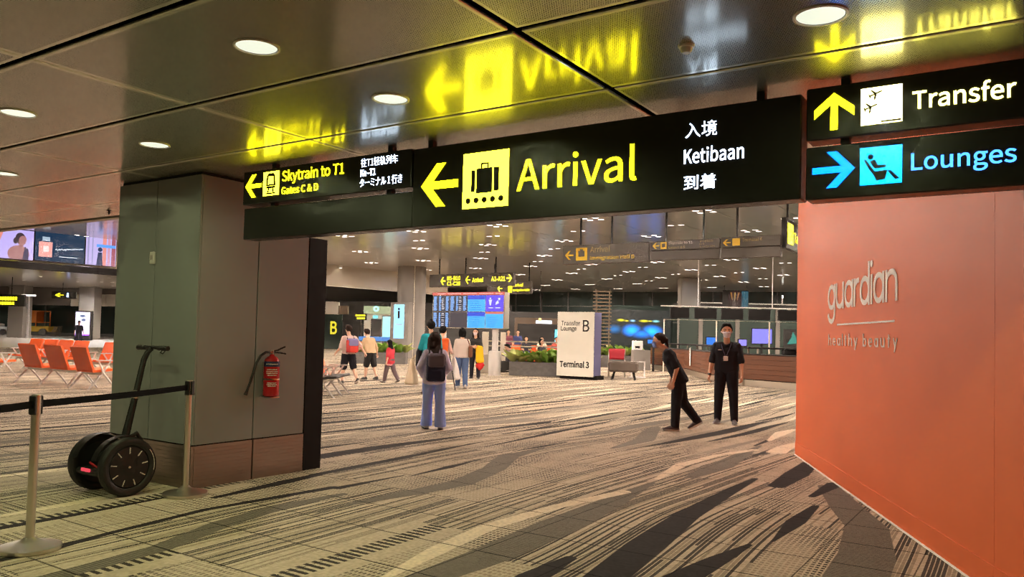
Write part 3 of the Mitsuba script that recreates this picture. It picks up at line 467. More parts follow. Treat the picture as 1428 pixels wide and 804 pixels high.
def belt_mesh(a, b, z0, z1, sag=0.006, n=14):
    v, f = [], []; d = (b - a) / np.linalg.norm(b - a); q = np.array([-d[1], d[0]]) * .0012
    for i in range(n + 1):
        t = i / n; p = a + (b - a) * t; dz = -sag * 4 * t * (1 - t)
        for s in (-1, 1):
            for z in (z0, z1): v.append([*(p + s * q), z + dz])
    for i in range(n):
        o, u = 4 * i, 4 * i + 4
        for s0, s1 in ((0, 1), (1, 3), (3, 2), (2, 0)): f += [[o + s0, u + s0, u + s1], [o + s0, u + s1, o + s1]]
    f += [[0, 1, 3], [0, 3, 2], [4 * n, 4 * n + 3, 4 * n + 1], [4 * n, 4 * n + 2, 4 * n + 3]]
    m = trimesh.Trimesh(v, f, process=False); m.fix_normals(); return m
u12 = (S2 - S1) / np.linalg.norm(S2 - S1); u10 = (S0 - S1) / np.linalg.norm(S0 - S1)
k1 = barrier(*S1, 'steel barrier post at the left edge of the picture, nearest the camera', (az12, az10, az12 + math.pi / 2))
part(k1, 'belt', belt_mesh(S1 + u12 * .036, S2 - u12 * .034, .846, .889), 'black_webbing', label='black belt running to the second post')
barrier(*S2, 'steel barrier post standing at the corner of the grey pillar', (az12 + math.pi, az12, az12 - math.pi / 2))
k0 = thing('barrier_belt', 'black belt leaving the picture at the left edge from the nearest post', 'barrier belt')
put(k0, belt_mesh(S0, S1 + u10 * .036, .846, .889), 'black_webbing')

# ------------------------------------------------------------------ segway-like scooter leaning towards the pillar
def scooter():
    k = thing('self_balancing_scooter', 'black two-wheeled stand-on scooter with a tall handlebar, parked before the grey pillar', 'scooter')
    yc, zc, R = 3.60, 0.231, 0.231
    X = (-6.02, -6.46)
    tyre = lathe([(.168, -.030), (.180, -.040), (.205, -.046), (.222, -.040), (.2305, -.022), (.231, 0), (.2305, .022), (.222, .040), (.205, .046), (.180, .040), (.168, .030), (.168, -.030)], 64)
    disc = lathe([(0, -.026), (.168, -.026), (.170, .020), (.160, .029), (.07, .029), (.062, .031), (.0, .032)], 64)
    cap = lathe([(0, .030), (.010, .030), (.009, .036), (0, .037)], 20)
    turn = trimesh.transformations.rotation_matrix(math.pi / 2, [0, 1, 0])      # lathe axis z -> x
    flip = trimesh.transformations.rotation_matrix(-math.pi / 2, [0, 1, 0])
    for x, M in zip(X, (turn, flip)):
        def setm(m): m = m.copy(); m.apply_transform(M); m.apply_translation((x, yc, zc)); return m
        w = part(k, 'wheel', setm(tyre), 'rubber', smooth=40)
        part(w, 'disc', setm(disc), 'black_plastic', smooth=40)
        part(w, 'hub_cap', setm(cap), 'steel', smooth=40)
        for q in range(9):
            a = math.radians(100 + 40 * q)
            m = box(.106, .156, -.004, .004, .018, .0335, .0015); m.apply_transform(trimesh.transformations.rotation_matrix(a, [0, 0, 1]))
            part(w, 'spoke_mark', setm(m), 'silver_print', label='pale radial mark')
        a = np.linspace(1.35, 2.25, 9)
        fl = [(.203 * math.cos(t), .203 * math.sin(t), .0445) for t in a]
        part(w, 'reflector', setm(tube(fl, .0035, 6)), 'silver_print', label='pale curved reflector')
        fen = np.linspace(math.radians(20), math.radians(165), 20); v, f = [], []
        sgn = 1 if x == X[0] else -1
        for t in fen:
            for r in (.236, .242):
                for dx in (-sgn * .115, -sgn * .048): v.append((x + dx, yc + r * math.cos(t), zc + r * math.sin(t)))
        for i in range(len(fen) - 1):
            o, u = 4 * i, 4 * i + 4
            for s0, s1 in ((0, 1), (1, 3), (3, 2), (2, 0)): f += [[o + s0, u + s0, u + s1], [o + s0, u + s1, o + s1]]
        m = trimesh.Trimesh(v, f, process=False); m.fix_normals()
        part(k, 'mudguard', m, 'black_plastic', smooth=40)
    xm = sum(X) / 2
    part(k, 'axle_housing', cat(lathe([(0, -.17), (.085, -.17), (.092, -.15), (.092, .15), (.085, .17), (0, .17)], 24).apply_transform(trimesh.transformations.rotation_matrix(math.pi / 2, [0, 1, 0])).apply_translation((xm, yc, zc))), 'black_plastic', smooth=40)
    part(k, 'footboard', box(X[1] + .06, X[0] - .06, yc - .21, yc + .19, .165, .215, .015), 'rubber')
    part(k, 'tail_lamp', box(xm - .06, xm + .06, yc - .222, yc - .205, .195, .222, .004), 'display', emit=(.7, .05, .08), weight=.1, label='small glowing red light')
    part(k, 'cable', tube([(xm - .05, yc - .12, .215), (xm - .02, yc - .17, .26), (xm + .03, yc - .13, .215)], .008, 8), 'red_paint', label='red cable loop')
    st = np.array([[xm, 3.655, .22], [xm, 3.70, .43], [xm, 3.775, .77], [xm, 3.838, 1.075], [xm + .01, 3.862, 1.135], [xm + .03, 3.885, 1.168]])
    part(k, 'stem', tube(st, [.034, .032, .025, .023, .022, .021], 16), 'black_plastic', smooth=40)
    part(k, 'stem_clamp', tube([st[2] - [0, .004, .02], st[2] + [0, .009, .045]], .031, 16), 'steel', smooth=40, label='grey clamp ring')
    part(k, 'stem_bracket', tube([[xm, 3.715, .42], [xm, 3.80, .46], [xm, 3.84, .40], [xm, 3.82, .26]], .018, 10), 'black_plastic', smooth=40)
    part(k, 'handlebar', tube([(xm - .15, 3.885, 1.172), (xm + .05, 3.89, 1.176), (xm + .25, 3.885, 1.172)], .016, 14), 'black_plastic', smooth=40)
    for a, b in ((xm - .17, xm - .06), (xm + .13, xm + .26)):
        part(k, 'grip', tube([(a, 3.886, 1.172), (b, 3.886, 1.173)], .021, 14), 'rubber', smooth=40)
    part(k, 'brake_loop', tube([(xm + .20, 3.875, 1.165), (xm + .21, 3.85, 1.135), (xm + .23, 3.86, 1.13), (xm + .24, 3.88, 1.16)], .006, 8), 'black_plastic')
scooter()

# ------------------------------------------------------------------ orange hoarding with the shop lettering
WP, WD = np.array([-2.382, 9.864]), np.array([0.42, -0.9075]); WD = WD / np.linalg.norm(WD)
waz = math.atan2(WD[1], WD[0])
k = struct('wall_right', 'tall orange hoarding with white shop lettering')
HT = 3.35
front = Polygon([(0, 0), (5.255, 0), (5.255, 2.665), (4.95, 2.665), (4.95, HT), (0, HT)])
def on_wall(shape, d, off=0.0):
    m = upright(shape, d, (0, 0, 0)); m.apply_translation((0, -off, 0)); return place(m, waz, (WP[0], WP[1], 0))
put(k, on_wall(sbox(0.02, 9.6, 0, 2.64), -0.04, -0.045), 'joint_black') if False else None
WALLK = k
def back_panel(shape, d):                      # panel whose face is the hoarding's face, thickness going away from the camera
    m = upright(shape, d, (0, 0, 0)); m.apply_translation((0, d, 0)); return place(m, waz, (WP[0], WP[1], 0))
part(k, 'panel', back_panel(front, .06), 'orange_vinyl')
part(k, 'panel', back_panel(sbox(5.258, 9.4, 0, 2.665), .06), 'orange_vinyl')
part(k, 'end_panel', place(box(0, .06, .061, 5.0, 0, HT), waz, (WP[0], WP[1], 0)), 'orange_vinyl')
part(k, 'kickboard', on_wall(sbox(0, 5.255, 0.004, .158), .006), 'orange_vinyl')
part(k, 'kickboard', on_wall(sbox(5.258, 9.4, 0.004, .158), .006), 'orange_vinyl')
part(k, 'floor_strip', on_wall(sbox(0, 9.4, 0, .012), .014), 'white_paint', label='thin pale strip along the floor')

def arc(cx, cy, rx, ry, a0, a1, n=24):
    t = np.radians(np.linspace(a0, a1, n)); return [(cx + rx * math.cos(q), cy + ry * math.sin(q)) for q in t]
def letters(word, w, sp, asc=1.45, rx=0.44):
    """round stroke lettering, x height 1; w half stroke"""
    x, out = 0.0, []
    def st(pts): out.append(LineString([(x + a, b) for a, b in pts]).buffer(w, cap_style=2, join_style=1, quad_segs=6))
    bowl = lambda: st(arc(rx, .5, rx, .5 - w, 0, 360, 48))
    for c in word:
        wd = 2 * rx
        if c in 'guad': pass
        if c == 'g': bowl(); st([(wd, 1), (wd, -.12)] + arc(rx, -.12, rx, .34, 0, -175, 20))
        elif c == 'a': bowl(); st([(wd, 1), (wd, 0)])
        elif c == 'd': bowl(); st([(wd, asc), (wd, 0)])
        elif c == 'b': bowl(); st([(0, asc), (0, 0)])
        elif c == 'u': st([(0, 1), (0, .42)] + arc(rx, .42, rx, .42 - w, 180, 360, 24) + [(wd, 1)]); st([(wd, 1), (wd, 0)])
        elif c == 'n': st([(0, 0), (0, 1)]); st([(0, .58)] + arc(rx, .58, rx, .42 - w, 180, 0, 24) + [(wd, 0)])
        elif c == 'h': st([(0, 0), (0, asc)]); st([(0, .58)] + arc(rx, .58, rx, .42 - w, 180, 0, 24) + [(wd, 0)])
        elif c == 'r': st([(0, 0), (0, 1)]); st(arc(rx * .9, .55, rx * .9, .45 - w, 180, 75, 14)); wd = rx * .95
        elif c == 'i': wd = 0; st([(0, 0), (0, 1)]); out.append(Point(x, 1.34).buffer(w * 1.35))
        elif c == 'l': wd = 0; st([(0, 0), (0, asc)])
        elif c == 't': wd = .42; st([(.2, 0), (.2, 1.35)]); st([(0, 1 - w), (wd, 1 - w)])
        elif c == 'e': st(arc(rx, .5, rx, .5 - w, 0, 320, 44)); st([(0, .5), (wd, .5)])
        elif c == 'y': st([(0, 1), (rx, 0)]); st([(wd, 1), (rx * .5, -.45)])
        elif c == ' ': wd = .55
        x += wd + sp
    return unary_union(out)
lg = part(k, 'lettering', on_wall(fit(letters('guardian', .088, .27), 1.53, 3.655, 1.545, 2.055), .004, .0005), 'white_paint', label='white word guardian in round letters')
part(k, 'underline', on_wall(sbox(1.90, 3.59, 1.525, 1.540), .004, .0005), 'white_paint', label='thin white line')
part(k, 'lettering', on_wall(fit(letters('healthy', .07, .52, 1.5, .29), 1.565, 2.60, 1.295, 1.442), .004, .0005), 'white_paint', label='small white word healthy')
part(k, 'lettering', on_wall(fit(letters('beauty', .07, .58, 1.5, .29), 2.765, 3.66, 1.293, 1.44), .004, .0005), 'white_paint', label='small white word beauty')

# ------------------------------------------------------------------ hall: more materials
mat('totem_face', (0.66, 0.65, 0.58), 0.4)
mat('totem_side', (0.16, 0.16, 0.32), 0.35, 0.3)  # bluish tint paints in the blue light falling on this side
mat('ink', (0.012, 0.012, 0.012), 0.6)
mat('wood', mikit.proc(lambda p, n, uv: mix((0.095, 0.032, 0.013), (0.14, 0.050, 0.021), noise(p.x * 1.5 + p.y * 1.5, p.z * 60.0, 4.0))), 0.4)
mat('tan_wood', (0.13, 0.095, 0.06), 0.5)
mat('stone_grey', mikit.proc(lambda p, n, uv: mi.Color3f(0.12, 0.115, 0.11) * (0.75 + 0.5 * fbm(p.x * 9, p.y * 9, p.z * 9))), 0.6)
mat('leaf', (0.20, 0.34, 0.06), 0.45)
mat('leaf_pale', (0.42, 0.46, 0.16), 0.45)
mat('orange_seat', (0.88, 0.125, 0.02), 0.4)
mat('black_seat', (0.02, 0.02, 0.02), 0.5)
mat('satin_metal', (0.66, 0.64, 0.62), 0.4, 0.5)
mat('cream_panel', (0.70, 0.64, 0.54), 0.5)
mat('brown_panel', (0.10, 0.068, 0.045), 0.5)
mat('red_fabric', (0.40, 0.03, 0.045), 0.8)
mat('taupe_fabric', (0.13, 0.105, 0.088), 0.85)
mat('sign_ink_yellow', (0.72, 0.46, 0.02), 0.5)
mat('sign_ink_grey', (0.34, 0.26, 0.11), 0.5)
mat('orange_metal', (0.62, 0.14, 0.02), 0.4)
mat('yellow_metal', (0.50, 0.30, 0.03), 0.4)
mat('fascia_grey', (0.085, 0.076, 0.07), 0.5)
mat('office_green', (0.035, 0.055, 0.048), 0.3)
scene['pane'] = {'type': 'thindielectric', 'int_ior': 1.35}
RT, FW, VA = np.array([0.834, 0.55177]), np.array([-0.55177, 0.834]), 0.58448    # the diagonal wing of the hall: run and depth
def wing(m, D): return place(m, VA, (*(FW * D), 0))
def face(shape, d, D): return wing(upright(shape, d), D)                 # upright plate facing the near side
def wbox(s0, s1, d0, d1, z0, z1, b=0.0): return place(box(s0, s1, d0, d1, z0, z1, b), VA)
def glow(k, name, shape, D, e, w=0.0, d=0.01, **kw): return part(k, name, face(shape, d, D), 'display', emit=e, weight=w, **kw)
YG, CY2, WHT = (2.4, 1.9, 0.03), (0.25, 1.5, 1.9), (2.2, 2.1, 1.9)

# ------------------------------------------------------------------ bulkhead over the left side, lower ceiling and glass behind it
B0, B1 = np.array([-33.65, 8.0]), np.array([-31.45, 40.0])
baz = math.atan2(*(B1 - B0)[::-1]); BL = float(np.linalg.norm(B1 - B0))
struct('wall_left_2', 'long beige bulkhead above the left side of the hall')
def on_bulk(shape, d, off=0.0):
    m = upright(shape, d); m.apply_translation((0, -off, 0)); return place(m, baz, (*B0, 0))
put('wall_left_2', place(box(0, BL, 0, .3, 3.84, 5.04), baz, (*B0, 0)), 'beige_wall')
part('wall_left_2', 'edge', on_bulk(sbox(-2, 11.4, 3.50, 3.76), .25, .0), 'post_black', label='dark lower edge of the bulkhead')
part('wall_left_2', 'ledge', on_bulk(sbox(0, BL, 3.80, 3.84), .10), 'cream_panel')
for q in (23.0, 29.5):
    k = thing('wall_lamp', 'small bright lamp washing the beige bulkhead' + (' near the grey column' if q < 25 else ', the farther one hidden by the column'), 'wall lamp')
    part(k, 'body', place(place(lathe([(0, 4.84), (.09, 4.84), (.09, 4.97), (0, 4.97)], 16), 0, (q, -.22, 0)), baz, (*B0, 0)), 'white_trim')
    part(k, 'lens', place(place(lathe([(0, 4.835), (.075, 4.835)], 16), 0, (q, -.22, 0)), baz, (*B0, 0)), 'display', emit=(30, 25, 18), weight=.5)
    scene[k + '__spot'] = {'type': 'spot', 'intensity': rgb((9, 7, 5)), 'cutoff_angle': 60.0, 'beam_width': 30.0, 'sampling_weight': .5,
                           'to_world': T().look_at(origin=place(trimesh.Trimesh([[q, -.22, 4.82]], []), baz, (*B0, 0)).vertices[0].tolist(), target=place(trimesh.Trimesh([[q, .1, 3.6]], []), baz, (*B0, 0)).vertices[0].tolist(), up=[0, 1, 0])}
# advertising screens on it (positions along the bulkhead)
def ad(s0, s1, z0, z1, label):
    k = thing('video_screen', label, 'screen'); part(k, 'frame', on_bulk(sbox(s0, s1, z0, z1), .06, .30), 'black_plastic'); return k
def adp(k, name, shape, e, lay=0, w=0.2, **kw): return part(k, name, on_bulk(shape, .006, .361 + .007 * lay), 'display', emit=e, weight=w, **kw)
def sc(e, f): return tuple(x * f for x in e)
k = ad(5.6, 7.40, 3.82, 5.0, 'bright advertising screen at the left edge showing a person with dark hair')
adp(k, 'picture', sbox(5.62, 7.39, 3.84, 4.98), (.50, .41, .84), w=1.0)
adp(k, 'coloured_field', Polygon([(5.62, 4.25), (5.62, 4.98), (6.35, 4.98), (6.2, 4.5)]), (.75, .24, .20), 1)
adp(k, 'figure', unary_union([affinity.scale(Point(6.95, 4.60).buffer(1), .17, .22), affinity.scale(Point(6.86, 4.05).buffer(1), .38, .32).intersection(sbox(6.3, 7.3, 3.84, 4.5)), sbox(6.86, 7.02, 4.2, 4.5)]), (.36, .16, .16), 2)
adp(k, 'hair', unary_union([affinity.scale(Point(6.90, 4.66).buffer(1), .17, .21), affinity.scale(Point(6.74, 4.55).buffer(1), .08, .12)]).difference(affinity.scale(Point(7.0, 4.57).buffer(1), .15, .19)), (.045, .03, .04), 3)
adp(k, 'dark_top', Polygon([(7.0, 3.84), (7.22, 3.84), (7.2, 4.25), (7.08, 4.35)]), (.06, .05, .1), 3)
k = ad(7.43, 9.33, 3.84, 5.04, 'dark blue advertising screen showing a pink perfume bottle')
adp(k, 'picture', sbox(7.44, 9.32, 3.86, 5.02), (.003, .028, .07), w=.3)
adp(k, 'bottle', sbox(7.58, 8.08, 4.02, 4.62), (.85, .36, .32), 1, label='pink square bottle')
adp(k, 'bottle_label', sbox(7.74, 7.94, 4.22, 4.46), (.95, .72, .68), 2)
adp(k, 'stopper', sbox(7.70, 7.98, 4.65, 4.82), (.35, .45, .55), 1)
adp(k, 'slogan', unary_union([LineString([(8.2 + .035 * i, 4.34 + .030 * math.sin(i * 2.1 + .6 * math.sin(i * 1.3)) * (1.6 if i in (1, 11, 27) else 1) + .004 * i) for i in range(31)]).buffer(.012), sbox(8.35, 9.05, 4.06, 4.085)]), (.75, .85, .95), 1, label='white line of script')
k = ad(9.36, 10.62, 3.84, 5.06, 'advertising screen with pink and blue stripes beside the grey pillar')
adp(k, 'picture', sbox(9.37, 10.61, 3.86, 5.04), (.52, .44, .78), w=.6)
for i, (a, b, e) in enumerate(((10.05, 10.2, (.75, .28, .25)), (10.26, 10.36, (.6, .3, .42)), (10.42, 10.58, (.35, .10, .14)), (9.44, 9.50, (.32, .3, .5)), (9.62, 9.66, (.3, .3, .5)))):
    adp(k, 'stripe', sbox(a, b, 3.86, 5.04), e, 1)
adp(k, 'stripe', sbox(9.8, 10.58, 4.62, 4.74), (.12, .35, .95), 2, label='bright blue stripe')
adp(k, 'figure', unary_union([Polygon([(9.80, 3.86), (10.06, 3.86), (10.02, 4.4), (9.86, 4.4)]), Point(9.94, 4.52).buffer(.09)]), (.02, .035, .10), 3)

struct('ceiling_3', 'dark ceiling beyond the bulkhead')
c3 = Polygon([(-40.02, -4), (-40.02, 60), (-50, 78), (-66, 78), (-125, 60), (-125, -4)])
m = extrude(c3, .08); m.apply_translation((0, 0, 5.0)); put('ceiling_3', m, 'hall_ceiling')
struct('wall_far', 'dark glass front of the left wing')
put('wall_far', wbox(-75, 2, 96, 96.3, 0, 5.0), 'dark_glass')
for i in range(14): part('wall_far', 'mullion', wbox(-70 + 4.4 * i, -69.85 + 4.4 * i, 95.8, 96.05, 0, 3.8), 'mullion')
part('wall_far', 'sill', wbox(-75, 2, 95.7, 96.1, 0, .35), 'mullion')
k = struct('trim_1', 'dark shopfront fascia with pale panels')
put(k, wbox(-62, -36.0, 78.1, 78.5, 3.25, 5.0), 'fascia_grey')
for a, b, z0, z1 in ((-41.7, -40.25, 3.25, 4.42), (-40.2, -38.6, 3.28, 4.45), (-43.7, -42.9, 3.2, 4.37)):
    part(k, 'panel', wbox(a, b, 77.95, 78.08, z0, z1), 'cream_panel', label='pale wall panel')
for s0, s1, D, lab in ((-41.3, -39.8, 75, 'square grey column left of the pillar, behind the standing guard'), (-48.0, -46.5, 75, 'square grey column at the left edge behind the orange seats')):
    k = thing('column', lab, 'column'); put(k, wbox(s0, s1, D, D + 1.4, 0, 5.0, .05), 'column_grey')
# lamps of the lower ceiling
bulb2 = mikit.ply(lathe([(0, 0), (.10, 0)], 12), 'lens'); bulb2['emitter'] = {'type': 'area', 'radiance': rgb((6, 5.2, 4.2)), 'sampling_weight': 0.0}
n2 = 0
for D, s in ((42, -25.5), (46, -30.0), (50, -27.2), (50, -33), (55, -31.5), (55, -29.6), (60, -36), (60, -33.2), (60, -30.8), (66, -41), (66, -36.5), (66, -34.5), (66, -33.6), (72, -38), (72, -36.6), (72, -35.9), (52, -9.4), (52, -8.6), (52, -7.7), (57, -12.6), (57, -12.0), (57, -11.2), (60, -8), (66, -20), (75, -20), (62, -14), (73.5, -40), (73, -42.6), (86, -56), (87, -60), (84, -48)):  # last entries are lamps added to light the vehicles and pale panels
    k = thing('recessed_lamp', 'small round lamp in the dark ceiling beyond the bulkhead', 'ceiling light', 'lamps of the dark ceiling on the left')
    p = FW * D + RT * s
    sc2 = same(k, 'lens', bulb2, T().translate([*p, 4.995])); n2 += 1
    part(k, 'ring', place(lathe([(.10, 5.0), (.10, 4.98), (.13, 4.98), (.13, 5.0)], 12), 0, (*p, 0)), 'white_trim')
    if n2 % 2 == 1 or D > 70: scene[k + '__spot'] = {'type': 'spot', 'intensity': rgb((170, 140, 112)), 'cutoff_angle': 80.0, 'beam_width': 45.0, 'to_world': T().look_at(origin=[*p, 4.9], target=[*p, 0], up=[0, 1, 0]), 'sampling_weight': .5}
# signs and objects of the left wing
k = thing('hanging_sign', 'yellow lit sign with two lines at the left edge under the dark ceiling', 'sign')
part(k, 'housing', wbox(-43, -38.4, 62.02, 62.2, 2.70, 3.62), 'sign_black')
for z0, z1, s1 in ((3.15, 3.44, -38.75), (2.80, 3.04, -39.1)):
    glow(k, 'line', unary_union([sbox(-42.5 + .21 * i, -42.5 + .21 * i + .165, z0, z1) for i in range(int((s1 + 42.5) / .21))]), 62.0, YG, label='row of yellow letters')
rodm = lambda s, D, z0, z1: wbox(s - .02, s + .02, D, D + .04, z0, z1)
part(k, 'hanger', rodm(-39.5, 62.1, 3.6, 5.0), 'black_plastic')
k = thing('hanging_sign', 'small dark sign with a yellow arrow and a blue symbol left of the grey pillar', 'sign')
part(k, 'housing', wbox(-39.8, -37.7, 68.02, 68.2, 3.60, 4.20), 'sign_black')
glow(k, 'arrow', fit(arrow(), -39.5, -38.75, 3.71, 4.06), 68.0, YG); glow(k, 'symbol', unary_union([Point(-38.4, 4.02).buffer(.09), sbox(-38.5, -38.3, 3.72, 3.92)]), 68.0, (.8, 1.3, 2.4))
part(k, 'hanger', rodm(-38.9, 68.1, 4.2, 5.0), 'black_plastic')
k = thing('lamp_post', 'white T-shaped lamp stand near the left edge', 'lamp')
part(k, 'stem', wbox(-44.3, -44.14, 72.02, 72.1, 0, 3.86), 'white_paint'); glow(k, 'bar', sbox(-44.85, -43.55, 3.85, 4.02), 71.99, (1.5, 1.4, 1.25))
k = thing('advertising_totem', 'bright white and violet digital totem left of the grey pillar, behind the guard', 'totem')
part(k, 'case', wbox(-38.85, -37.34, 70, 70.4, 0, 2.6, .05), 'black_plastic')
glow(k, 'screen', sbox(-38.72, -37.46, .55, 2.50), 69.99, (1.5, 1.35, 1.9), 1.0, label='glowing white screen'); glow(k, 'screen_edge', sbox(-38.72, -37.46, .42, .55), 69.99, (.55, .12, 1.4))
glow(k, 'picture', unary_union([affinity.scale(Point(-38.1, 2.15).buffer(1), .25, .1), affinity.scale(Point(-38.0, 1.8).buffer(1), .2, .12)]), 69.97, (.15, .2, .35))
k = thing('service_vehicle', 'orange framed service vehicle with yellow base far behind the orange seats', 'vehicle')
part(k, 'cabin', wbox(-57.1, -55.5, 92, 93.6, 1.46, 2.93, .1), 'orange_metal'); part(k, 'body', wbox(-57.4, -54.0, 92, 93.8, .45, 1.1, .1), 'yellow_metal')
part(k, 'frame', cat(*[wbox(a, a + .1, 92, 92.1, 1.1, 2.88) for a in (-55.6, -53.95)], wbox(-55.6, -53.85, 92, 92.1, 2.78, 2.88), wbox(-55.6, -53.85, 92, 92.1, 1.5, 1.6)), 'orange_metal', label='orange open frame')
for a in (-56.8, -54.6): part(k, 'wheel', place(lathe([(0, -.15), (.4, -.15), (.42, 0), (.4, .15), (0, .15)], 20).apply_transform(trimesh.transformations.rotation_matrix(math.pi / 2, [1, 0, 0])), VA, (*(FW * 91.9 + RT * a), .42)), 'rubber')
k = thing('tow_tractor', 'low white tow tractor left of the orange vehicle, far behind the seats', 'vehicle')
part(k, 'body', cat(wbox(-60.0, -58.2, 91, 92.3, .35, .95, .1), wbox(-59.9, -59.2, 91.1, 92.2, .9, 1.3, .1)), 'white_paint')
for a in (-59.6, -58.6): part(k, 'wheel', place(lathe([(0, -.12), (.33, -.12), (.35, 0), (.33, .12), (0, .12)], 20).apply_transform(trimesh.transformations.rotation_matrix(math.pi / 2, [1, 0, 0])), VA, (*(FW * 90.9 + RT * a), .35)), 'rubber')
k = thing('barrier_rack', 'bundle of upright tan rods beside the orange vehicle', 'rack')
put(k, cat(*[tube([(*(FW * 91 + RT * (-53.2 + .22 * i)), 0), (*(FW * 91.4 + RT * (-52.9 + .16 * i)), 1.15)], .05, 6) for i in range(6)]), 'tan_wood')

# ------------------------------------------------------------------ orange airport seating
def bench(x, y, az, n, label, group=None, pitch=.64, cushion='orange_seat'):
    """beam seating; the sitters face local -y"""
    k = thing('seat_row', label, 'seat row', group)
    L = n * pitch; P = lambda m: place(m, az, (x, y, 0))
    part(k, 'beam', P(box(0, L, -.04, .04, .30, .36, .01)), 'steel')
    for i in range(n):
        c = pitch * (i + .5); w = min(.36, pitch * .43)
        def slab(pts, t): 
            s = LineString(pts).buffer(t / 2, cap_style=1, join_style=1)
            m = extrude(s, 2 * w); m.apply_transform(np.array([[0, 0, 1, 0], [1, 0, 0, 0], [0, 1, 0, 0], [0, 0, 0, 1.0]])); m.apply_translation((c - w, 0, 0)); return P(m)
        part(k, 'seat', slab([(-.30, .415), (-.10, .40), (.17, .385)], .05), cushion, smooth=30)
        part(k, 'backrest', slab([(.17, .40), (.25, .62), (.34, .88)], .045), 'orange_seat', smooth=30)
    for i in range(n + 1):
        c = pitch * i; r = .018
        a = part(k, 'leg_frame', cat(P(tube([(c, -.30, .0), (c, -.02, .33), (c, .10, .60)], [.016, .024, .018], 8)), P(tube([(c, .32, .0), (c, .02, .33), (c, -.16, .60)], [.016, .024, .018], 8))), 'satin_metal', smooth=40, label='pale metal V-shaped leg frame')
        part(k, 'armrest', P(box(c - .025, c + .025, -.24, .16, .60, .625, .01)), 'satin_metal')
bench(-21.35, 9.45, .03 + math.pi, 2, 'pair of orange seats at the left edge, cut by the frame', pitch=.95)
bench(-16.35, 9.15, .03 + math.pi, 1, 'single orange seat standing closest to the grey pillar', pitch=.70)
bench(-17.35, 9.22, .03 + math.pi, 2, 'two orange seats seen from behind, left of the grey pillar', pitch=1.07)
bench(-25.6, 11.7, .03, 4, 'far row of orange seats facing the camera, at the left edge', pitch=.80)
bench(-21.3, 11.6, .03, 4, 'far row of orange seats facing the camera, beside the grey pillar', pitch=.80)
bench(-11.98, 11.16, 2.154, 2, 'orange seats with black cushions right behind the black post', pitch=.72, cushion='black_seat')
bench(-25.4, 25.3, .5, 1, 'lone orange seat behind the pair of travellers with rucksacks', pitch=.72)

# ------------------------------------------------------------------ grey columns of the hall
k = thing('column', 'thick round grey column left of the flight information board', 'column')
part(k, 'shaft', place(lathe([(0, 0), (.78, 0), (.78, HALLZ), (0, HALLZ)], 40), 0, (-28.6, 33.15, 0)), 'column_grey', smooth=40)
part(k, 'edge_strip', place(box(-.03, .03, -.80, -.76, 0, HALLZ), .9, (-28.6, 33.15, 0)), 'steel')
k = thing('column', 'square grey column behind the hanging monitors of the counter', 'column')
put(k, wbox(9.87, 11.02, 46, 47, 0, HALLZ, .06), 'column_grey')

# ------------------------------------------------------------------ flight information board
k = thing('flight_information_board', 'wide flight information board with eight screens on steel posts', 'information board')
FY = 21.70
part(k, 'case', box(-17.74, -14.66, FY, FY + .32, 1.56, 2.80, .02), 'steel')
for x in (-15.12, -17.35): part(k, 'post', box(x - .09, x + .09, FY + .10, FY + .26, .05, 1.58, .02), 'satin_metal')
for x in (-15.12, -17.35): part(k, 'foot', place(lathe([(0, 0), (.21, 0), (.21, .80), (.18, .82), (0, .82)], 28), 0, (x, FY + .18, 0)), 'satin_metal', smooth=40)
fl = lambda shape, lay=0: upright(shape, .008, (0, FY - .001 - .009 * lay, 0))
part(k, 'header', fl(sbox(-17.74, -14.66, 2.70, 2.80)), 'display', emit=(.62, .10, .07), weight=.2, label='red strip along the top')
part(k + '__header', 'title', fl(unary_union([sbox(-17.5 + .075 * i, -17.45 + .075 * i, 2.735, 2.765) for i in range(37) if i % 9 != 5]), 1), 'display', emit=(.95, .55, .5), weight=0)
fx = [-17.70, -16.95, -16.19, -15.43, -14.68]; fz = [(2.14, 2.69), (1.58, 2.12)]
rr = random.Random(5)
